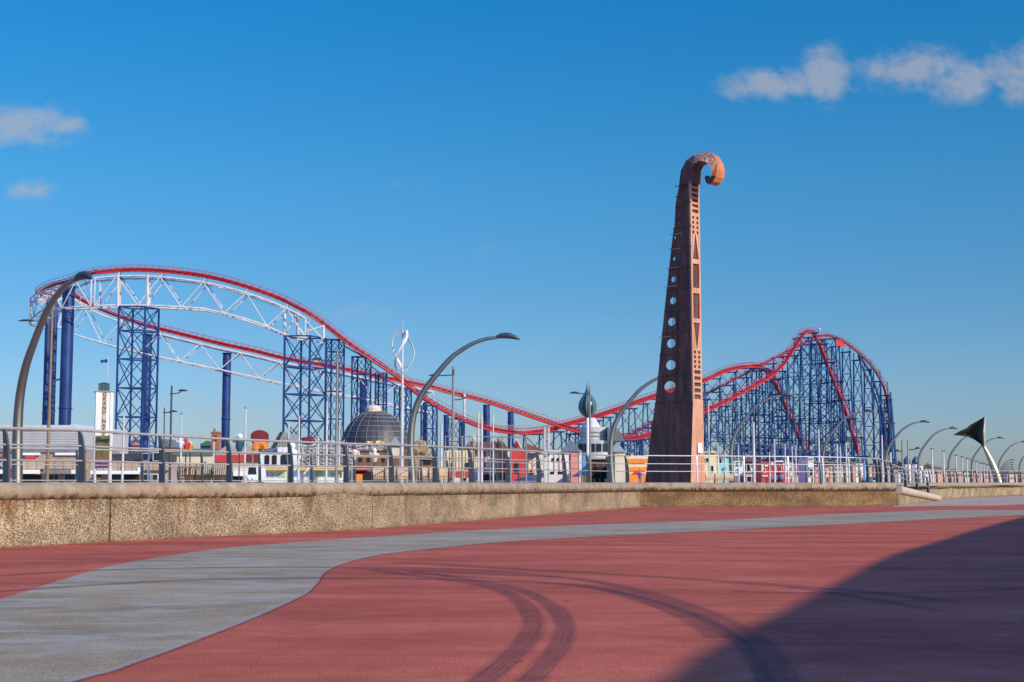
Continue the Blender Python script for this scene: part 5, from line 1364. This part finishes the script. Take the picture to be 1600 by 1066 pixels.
mb = MB(); a, b = X(948,CY), X(975,CY); mb.prism([(a,CY-3,P(0,690,CY).z),(b,CY-3,P(0,690,CY).z),(b-1,CY-3,P(0,676,CY).z),(a,CY-3,P(0,668,CY).z)], (0,6,0)); mb.build('side_roof', ROOFG, t)
OM, nt, b, pos = newmat('striped_onion')
tcn = nd(nt, 'ShaderNodeTexCoord').outputs['Object']; se = nd(nt, 'ShaderNodeSeparateXYZ'); nt.links.new(tcn, se.inputs[0])
an = math_(nt, 'ARCTAN2', se.outputs[1], se.outputs[0]); sn = math_(nt, 'SINE', math_(nt, 'MULTIPLY', an, 7))
nt.links.new(ramp(nt, math_(nt, 'ADD', math_(nt, 'MULTIPLY', sn, .5), .5), [(.0, (.012,.03,.04)), (.62, (.02,.06,.07)), (.68, (.35,.40,.37)), (.78, (.35,.40,.37)), (.84, (.02,.12,.13))]), b.inputs['Base Color']); b.inputs['Roughness'].default_value = .3
on = bld('onion_turret', 'dark teal onion turret with pale stripes and a needle spire', 'turret', 918.5, 255)
c = V((X(918.5,255), 255, 0)); zf = lambda y: P(918.5, y, 255).z
prof = [(M(r_,255), zf(y)) for r_, y in ((2,653),(6,650.5),(11,646),(14,639.5),(14.6,634.5),(13,628),(9.5,621.5),(6,616.5),(3.2,611.5),(1.6,606),(.8,600),(.1,596))]
mb = MB(); mb.lathe([(r_, z-UP) for r_, z in prof], (c.x, c.y, UP), 42); mb.build('onion', OM, on, True)
mb = MB(); mb.tube([(c.x,c.y,UP),(c.x,c.y,zf(651))], M(2.2,255), 12); mb.build('column', WHITE, on)

# right side shops
def shop(name, label, x0, x1, yt, Y, mat, roof=None, wins=(), extra=(), dep=8):
    t = bld(name, label, 'house' if 'house' in name else 'shop', (x0+x1)/2, Y, 'small seafront shops and houses')
    blk(t, 'wall', mat, x0, x1, yt, Y, back=dep)
    if roof: hip(t, roof[0], x0-.6, x1+.6, yt+.3, yt-roof[1], Y, dep, roof[2] if len(roof) > 2 else .6)
    else: blk(t, 'parapet', mat, x0-.3, x1+.3, yt-1, Y, yt+.6, front=.15, d=.4)
    for (a, b_, c_, d_) in wins: win(t, a, b_, c_, d_, Y, GLASS, 'window', WHITE)
    blk(t, 'gutter', DARK, x0-.4, x1+.4, yt+.9, Y, yt+1.5, front=.3, d=.18)
    blk(t, 'fascia_board', SIGNW if mat not in (WHITE, CREAM) else PINK, x0+1, x1-1, 743.2, Y, 744.6, front=.22, d=.12)
    blk(t, 'door', BRN, x1-3.4, x1-1.6, 746.5, Y, front=.1, d=.08)
    for nm, m_, a, b_, c_, d_ in extra: blk(t, nm, m_, a, b_, c_, Y, d_, front=.25, d=.2)
    return t
shop('yellow_house', 'pale yellow house with dark recess just right of the horn sculpture', 1101, 1120, 707, 225, YELP, None, ((1111,1115,728,738),(1103,1107,716,722)), (('gable_top',YELP,1111,1117,704,708),))
shop('turquoise_house', 'turquoise house next to the yellow one', 1117, 1143, 713, 232, TURQ, None, ((1124,1128,716,724),(1131,1134,715,722),(1132,1135,730,738)), (('white_pilaster',WHITE,1120,1122,714,740),('red_poster',REDP,1130,1132,731,736)))
shop('white_corner_house', 'white two storey house right of the turquoise one', 1147, 1164, 717, 240, WHITE, (ROOFG,2.,.9), ((1150,1153,722,729),(1157,1160,721,728),(1151,1154,733,739)), (('red_counter',REDP,1155,1163,745,754),))
shop('dark_amusement_shop', 'dark amusement front with dark red pillars', 1165, 1188, 721, 248, MAR, (ROOFR,6,.7), ((1167,1172,726,738),(1174,1181,727,742),(1167,1174,742,753),(1182,1187,744,753)), (('white_panel',WHITE,1173,1176,731,736),))
shop('red_carousel_shop', 'bright red shop front with yellow and white trim', 1190, 1201, 723, 235, REDP, None, ((1193,1196,733,738),), (('yellow_trim',YELP,1190,1193,725,736),('white_trim',SIGNW,1195,1200,727,729)))
shop('red_white_stall', 'red and white chequered stall with white top sign', 1204, 1226, 722, 246, REDP, None, ((1210,1213,730,736),(1218,1221,730,736),(1208,1211,746,753)), (('white_sign',SIGNW,1205,1209,722,727),('white_sign',SIGNW,1212,1224,720,722),('white_panel',SIGNW,1205,1209,742,749),('white_panel',SIGNW,1211,1215,743,750),('white_panel',SIGNW,1219,1223,742,749)))
shop('pink_white_stall', 'white stall with red panels right of the chequered stall', 1228, 1240, 724, 250, WHITE, None, ((1232,1235,735,742),), (('red_panel',REDP,1230,1234,738,744),('red_panel',PINK,1236,1239,730,735),('red_base',REDP,1228,1239,748,754)))
shop('pale_stall', 'pale striped stall left of the white kiosk tower', 1242, 1262, 726, 256, CREAM, (ROOFG,3,.8), ((1244,1248,738,744),(1254,1257,735,742)), (('red_panel',REDP,1243,1252,730,735),('pink_panel',PINK,1251,1260,738,744),('white_panel',SIGNW,1249,1253,746,753)))
shop('white_kiosk_tower', 'narrow white kiosk tower with teal window', 1263, 1272, 716, 235, WHITE, None, ((1265,1270,733,744),), (('teal_panel',TURQ,1265,1270,731,733),('orange_strip',ORNG,1264,1270,730,731)))
shop('pink_shop', 'low pink shop right of the white kiosk tower', 1274, 1296, 727, 262, PINK, (ROOFG,2,.9), ((1277,1281,733,738),(1288,1292,735,741)), (('white_sign',SIGNW,1282,1287,730,733),('red_base',REDP,1281,1287,744,754)))
shop('brown_banded_house', 'brown and cream banded house behind the dark railing row', 1297, 1318, 726, 270, TAN, (BRN,3,.7), ((1300,1304,734,738),), (('cream_band',CREAM,1297,1317,730,732),('cream_band',CREAM,1297,1317,738,740)))
shop('cream_terrace_house', 'cream terrace house left of the blue post', 1319, 1336, 727, 275, CREAM, (ROOFR,4,.5), ((1321,1324,733,738),(1328,1331,733,738)), (('pink_side',PINK,1332,1336,729,754),))
shop('white_square_house', 'white square house with one dark window behind the blue post', 1338, 1350, 726, 280, WHITE, None, ((1342,1346,736,742),), ())
shop('salmon_house', 'salmon house right of the blue post', 1352, 1363, 727, 285, HOUSE, (ROOFG,3,.5), ((1357,1360,748,752),), (('white_side',SIGNW,1352,1355,728,754),))
shop('grey_stone_house', 'grey stone block under the right edge of the coaster', 1366, 1384, 728, 290, GALV, (ROOFR,4,.6), ((1370,1373,736,740),(1377,1380,736,740)), (('green_screen',GREEN,1369,1376,742,754),))
bp = bld('blue_sign_post', 'thick light blue post with round blue foot behind the stained bay', 'post', 1351, 150)
Y = 150; mb = MB(); mb.tube([(X(1351,Y),Y,UP),(X(1351,Y),Y,P(1351,716,Y).z)], [.14,.11], 10); mb.build('shaft', SKYBL, bp, True)
mb = MB(); mb.tube([(X(1351,Y),Y,P(1351,753.6,Y).z-.3),(X(1351,Y),Y,P(1351,751,Y).z)], M(6.5,Y), 14); mb.build('foot', NAVY, bp)
mb = MB(); mb.ball(P(1352,713.5,Y), M(8,Y), rz=M(1.8,Y)); mb.build('top', NAVY, bp, True)
# far houses
rn = random.Random(11)
far = [(1386,1402,727,360,HOUSE),(1404,1414,729,380,WHITE),(1413,1426,731,400,CREAM),(1428,1443,727,380,WHITE),(1445,1458,733,430,WHITE),(1459,1476,733,450,HOUSE),(1478,1490,736,480,HOUSE),(1492,1505,736,520,HOUSE),(1507,1520,738,560,CREAM),(1522,1536,739,600,HOUSE),(1538,1552,740,640,HOUSE),(1574,1590,741,700,CREAM),(1592,1606,741,740,HOUSE)]
nm_ = ['nearest', 'second', 'third', 'fourth', 'fifth', 'sixth', 'seventh', 'eighth', 'ninth', 'tenth', 'eleventh', 'twelfth', 'farthest']
for i, (x0, x1, yt, Y, m_) in enumerate(far):
    cn = {'salmon_render':'salmon', 'white_render':'white', 'cream_render':'cream'}[m_.name]
    t = bld('distant_house', f'{cn} distant house, {nm_[i]} in the row behind the far railing', 'house', (x0+x1)/2, Y, 'distant houses behind the far railing')
    blk(t, 'wall', m_, x0, x1, yt, Y, back=12); hip(t, ROOFR if i % 3 else ROOFG, x0-.4, x1+.4, yt+.3, yt-3, Y, 12, .6)
    for k in range(3): win(t, x0+2+k*4, x0+3.6+k*4, yt+4, yt+8, Y)
    blk(t, 'chimney', BRICK, x0+2, x0+3.5, yt-4.5, Y+4, yt-1, back=1)
for i, x_ in enumerate((1417.5, 1431.5)):
    t = bld('onion_domed_pavilion', ('left' if i == 0 else 'right')+' one of two white pavilions with dark teal onion domes', 'pavilion', x_, 300, 'two onion domed pavilions')
    Y = 300; c = V((X(x_,Y),Y,UP)); mb = MB(); h0 = P(x_,726,Y).z-UP; mb.lathe([(M(6,Y),0),(M(6,Y),h0),(.02,h0+.02)], c, 16); mb.build('wall', WHITE, t, True)
    k = M(1,Y); mb = MB(); mb.lathe([(4.5*k,h0),(5.8*k,h0+3*k),(5.6*k,h0+6*k),(3.6*k,h0+9.5*k),(1.2*k,h0+12*k),(.1*k,h0+14*k)], c, 16); mb.build('onion_dome', TEAL, t, True)
# small trees on the skyline
def tree(x, yt, wpx, Y, label, seed):
    rn = random.Random(seed); t = bld('skyline_tree', label, 'tree', x, Y, 'small trees on the skyline'); base = V((X(x,Y),Y,UP)); zt = P(x,yt,Y).z; H = zt-UP; w_ = M(wpx/2, Y)
    mb = MB(); mb.tube([base, base+V((.1,0,H*.35)), base+V((0,0,H*.7))], [.25,.18,.08], 7)
    for k in range(4): a = rn.uniform(0,6.28); mb.tube([base+V((0,0,H*.4)), base+V((math.cos(a)*w_*.6, math.sin(a)*w_*.6, H*.75))], [.1,.03], 5)
    mb.build('trunk', BRN, t)
    mb = MB()
    for k in range(520):
        a = rn.uniform(0, 6.28); b_ = math.acos(rn.uniform(-1, 1)); r_ = rn.uniform(.35, 1)**.5; lump = .75+.25*math.sin(a*3+seed)*math.sin(b_*4)
        c = base+V((math.cos(a)*math.sin(b_)*w_*r_*lump, math.sin(a)*math.sin(b_)*w_*r_*lump, H*.66+math.cos(b_)*H*.34*r_*lump)); s_ = rn.uniform(.14,.3)
        u = V((rn.uniform(-1,1),rn.uniform(-1,1),rn.uniform(-1,1))).normalized(); v_ = u.orthogonal().normalized()
        mb.add([c-u*s_, c+v_*s_*.7, c+u*s_, c-v_*s_*.7], [(0,1,2,3)])
    mb.build('crown', LEAF, t)
for i, (x_, yt, wd, Y, lab) in enumerate([(1183,713,26,330,'dark tree above the dark amusement front'),(1252,716,18,330,'dark tree left of the white kiosk tower'),(1298,716,20,340,'dark tree behind the pink shop'),(1330,714,22,345,'dark tree left of the blue post'),(1409,716,20,360,'dark tree left of the onion domes'),(1450,722,18,480,'small tree right of the onion domes'),(1467,728,14,500,'tiny tree between the white lamp posts'),(511,694,20,270,'low dark tree behind the white timber ride'),(460,692,14,270,'low dark tree left of the white timber ride'),(652,688,16,225,'olive bush on top of the tan rock')]):
    tree(x_, yt, wd, Y, lab, i+2)

# ---------------------------------------------------------------- vehicles, person
def van(x0, x1, yt, Y, label, body):
    t = thing('parked_van', label, 'van', (X((x0+x1)/2,Y),Y,UP)); a, b_ = X(x0,Y), X(x1,Y); H = P(x0,yt,Y).z-UP; L_ = 4.6
    mb = MB(); w_ = b_-a; e = w_*.10
    prof = [(a,UP+.35),(b_,UP+.35),(b_,UP+H*.55),(b_-e,UP+H*.95),(b_-e*1.8,UP+H),(a+e*1.8,UP+H),(a+e,UP+H*.95),(a,UP+H*.55)]
    mb.prism([(p[0],Y,p[1]) for p in prof], (0,L_,0)); mb.build('body', body, t)
    mb = MB(); mb.prism([(a+e*.8,Y-.03,UP+H*.56),(b_-e*.8,Y-.03,UP+H*.56),(b_-e*1.6,Y-.03,UP+H*.93),(a+e*1.6,Y-.03,UP+H*.93)], (0,.02,0)); mb.build('windscreen', GLASS, t)
    mb = MB(); mb.prism([(a+.05,Y-.6,UP+.35),(b_-.05,Y-.6,UP+.35),(b_-.05,Y-.6,UP+H*.44),(a+.05,Y-.6,UP+H*.44)], (0,.6,0)); mb.build('bonnet', body, t)
    for x_ in (a+.15, b_-.15):
        for y_ in (Y+.2, Y+L_-.8): mb = MB(); mb.tube([(x_-.1,y_,UP+.33),(x_+.1,y_,UP+.33)], .33, 14); mb.build('wheel', BLACK, t)
        mb = MB(); mb.ball((x_+(.12 if x_ < (a+b_)/2 else -.12),Y-.6,UP+H*.36), .12); mb.build('headlight', SIGNW, t)
van(386, 402, 727.5, 130, 'white van with dark windscreen right of the slatted bench', WHITE)
van(1362, 1375, 745, 250, 'grey van half hidden behind the railing under the coaster edge', GALV)
def person(x, Y, label, top, legs, hair):
    t = bld('person', label, 'person', x, Y); b_ = V((X(x,Y),Y,UP)); H = 1.72
    vs = [(0,0,.95),(0,0,1.15),(0,0,1.38),(0,0,1.50),(0,.0,1.60),(0,-.01,1.70),(-.17,0,1.42),(-.25,.02,1.15),(-.24,-.08,.92),(.17,0,1.42),(.26,.02,1.15),(.2,-.14,.98),(-.10,0,.88),(-.11,-.03,.48),(-.11,.05,.06),(-.12,-.12,.03),(.10,0,.88),(.13,.05,.48),(.12,.12,.06),(.13,-.04,.03)]
    ed_ = [(0,1),(1,2),(2,3),(3,4),(4,5),(2,6),(6,7),(7,8),(2,9),(9,10),(10,11),(0,12),(12,13),(13,14),(14,15),(0,16),(16,17),(17,18),(18,19)]
    rr = [.15,.14,.16,.06,.095,.075,.06,.045,.035,.06,.045,.035,.09,.065,.05,.04,.09,.065,.05,.04]
    me = bpy.data.meshes.new('body'); me.from_pydata(vs, ed_, []); o = bpy.data.objects.new('body', me); COL.objects.link(o)
    o.modifiers.new('skin', 'SKIN'); 
    for i, r_ in enumerate(rr): me.skin_vertices[0].data[i].radius = (r_, r_*.8)
    me.skin_vertices[0].data[0].use_root = True
    o.modifiers.new('sub', 'SUBSURF').levels = 1
    dg = bpy.context.evaluated_depsgraph_get(); m2 = bpy.data.meshes.new_from_object(o.evaluated_get(dg)); o.modifiers.clear(); o.data = m2
    for m_ in (top, legs, SKIN): m2.materials.append(m_)
    for p in m2.polygons: p.material_index = 2 if p.center.z > 1.5 or (p.center.z < 1.0 and abs(p.center.x) > .17) else (1 if p.center.z < .93 else 0); p.use_smooth = True
    o.parent = t
    mb = MB(); mb.ball(b_+V((0,.02,1.72)), .10, .11, .09); mb.build('hair', hair, t, True)
person(999.5, 178, 'person in a blue jacket under the red parasol left of the horn sculpture', paint('blue_jacket',(.03,.06,.3),.8), NAVY, BRN)

# ---------------------------------------------------------------- small fittings on the bigger sheds and arcades
rc = random.Random(21)
for o in [o for o in COL.objects if o.parent is None and o.get('label') and any(k in o.name for k in ('shop_row','pavilion','arcade','hall','stall','building','casino'))]:
    if 'seafront' in o.name: continue
    w_ = next((c for c in o.children if c.name.startswith(('wall','counter_wall'))), None)
    if not w_: continue
    xs = [v.co.x for v in w_.data.vertices]; zs = [v.co.z for v in w_.data.vertices]; ys = [v.co.y for v in w_.data.vertices]
    L_, H_ = max(xs)-min(xs), max(zs)
    for k in range(max(1, int(L_/3.2))):
        x_ = o.location.x+min(xs)+L_*rc.uniform(.04, .96); y_ = o.location.y+min(ys); kind = rc.choice(('roof_vent', 'downpipe', 'wall_lamp', 'notice'))
        mb = MB()
        if kind == 'roof_vent': h = rc.uniform(.3, .7); mb.box(x_-.3, x_+.3, y_+.5, y_+1.2, o.location.z+H_-.05, o.location.z+H_+h); mb.box(x_-.38, x_+.38, y_+.42, y_+1.28, o.location.z+H_+h, o.location.z+H_+h+.07); m_ = GALV
        elif kind == 'downpipe': mb.tube([(x_, y_-.66, o.location.z), (x_, y_-.66, o.location.z+H_*.96)], .06, 6); m_ = rc.choice((DARK, SIGNW))
        elif kind == 'wall_lamp': z_ = o.location.z+H_*.75; mb.tube([(x_, y_-.5, z_), (x_, y_-.9, z_+.15), (x_, y_-1.1, z_)], [.04, .04, .14], 6); m_ = DARK
        else: z_ = o.location.z+rc.uniform(.9, H_*.6); mb.box(x_-.35, x_+.35, y_-.72, y_-.66, z_, z_+rc.uniform(.5, .9)); m_ = rc.choice((REDP, SIGNW, YEL, SKYBL, GREEN, ORNG))
        mb.build(kind, m_, o)
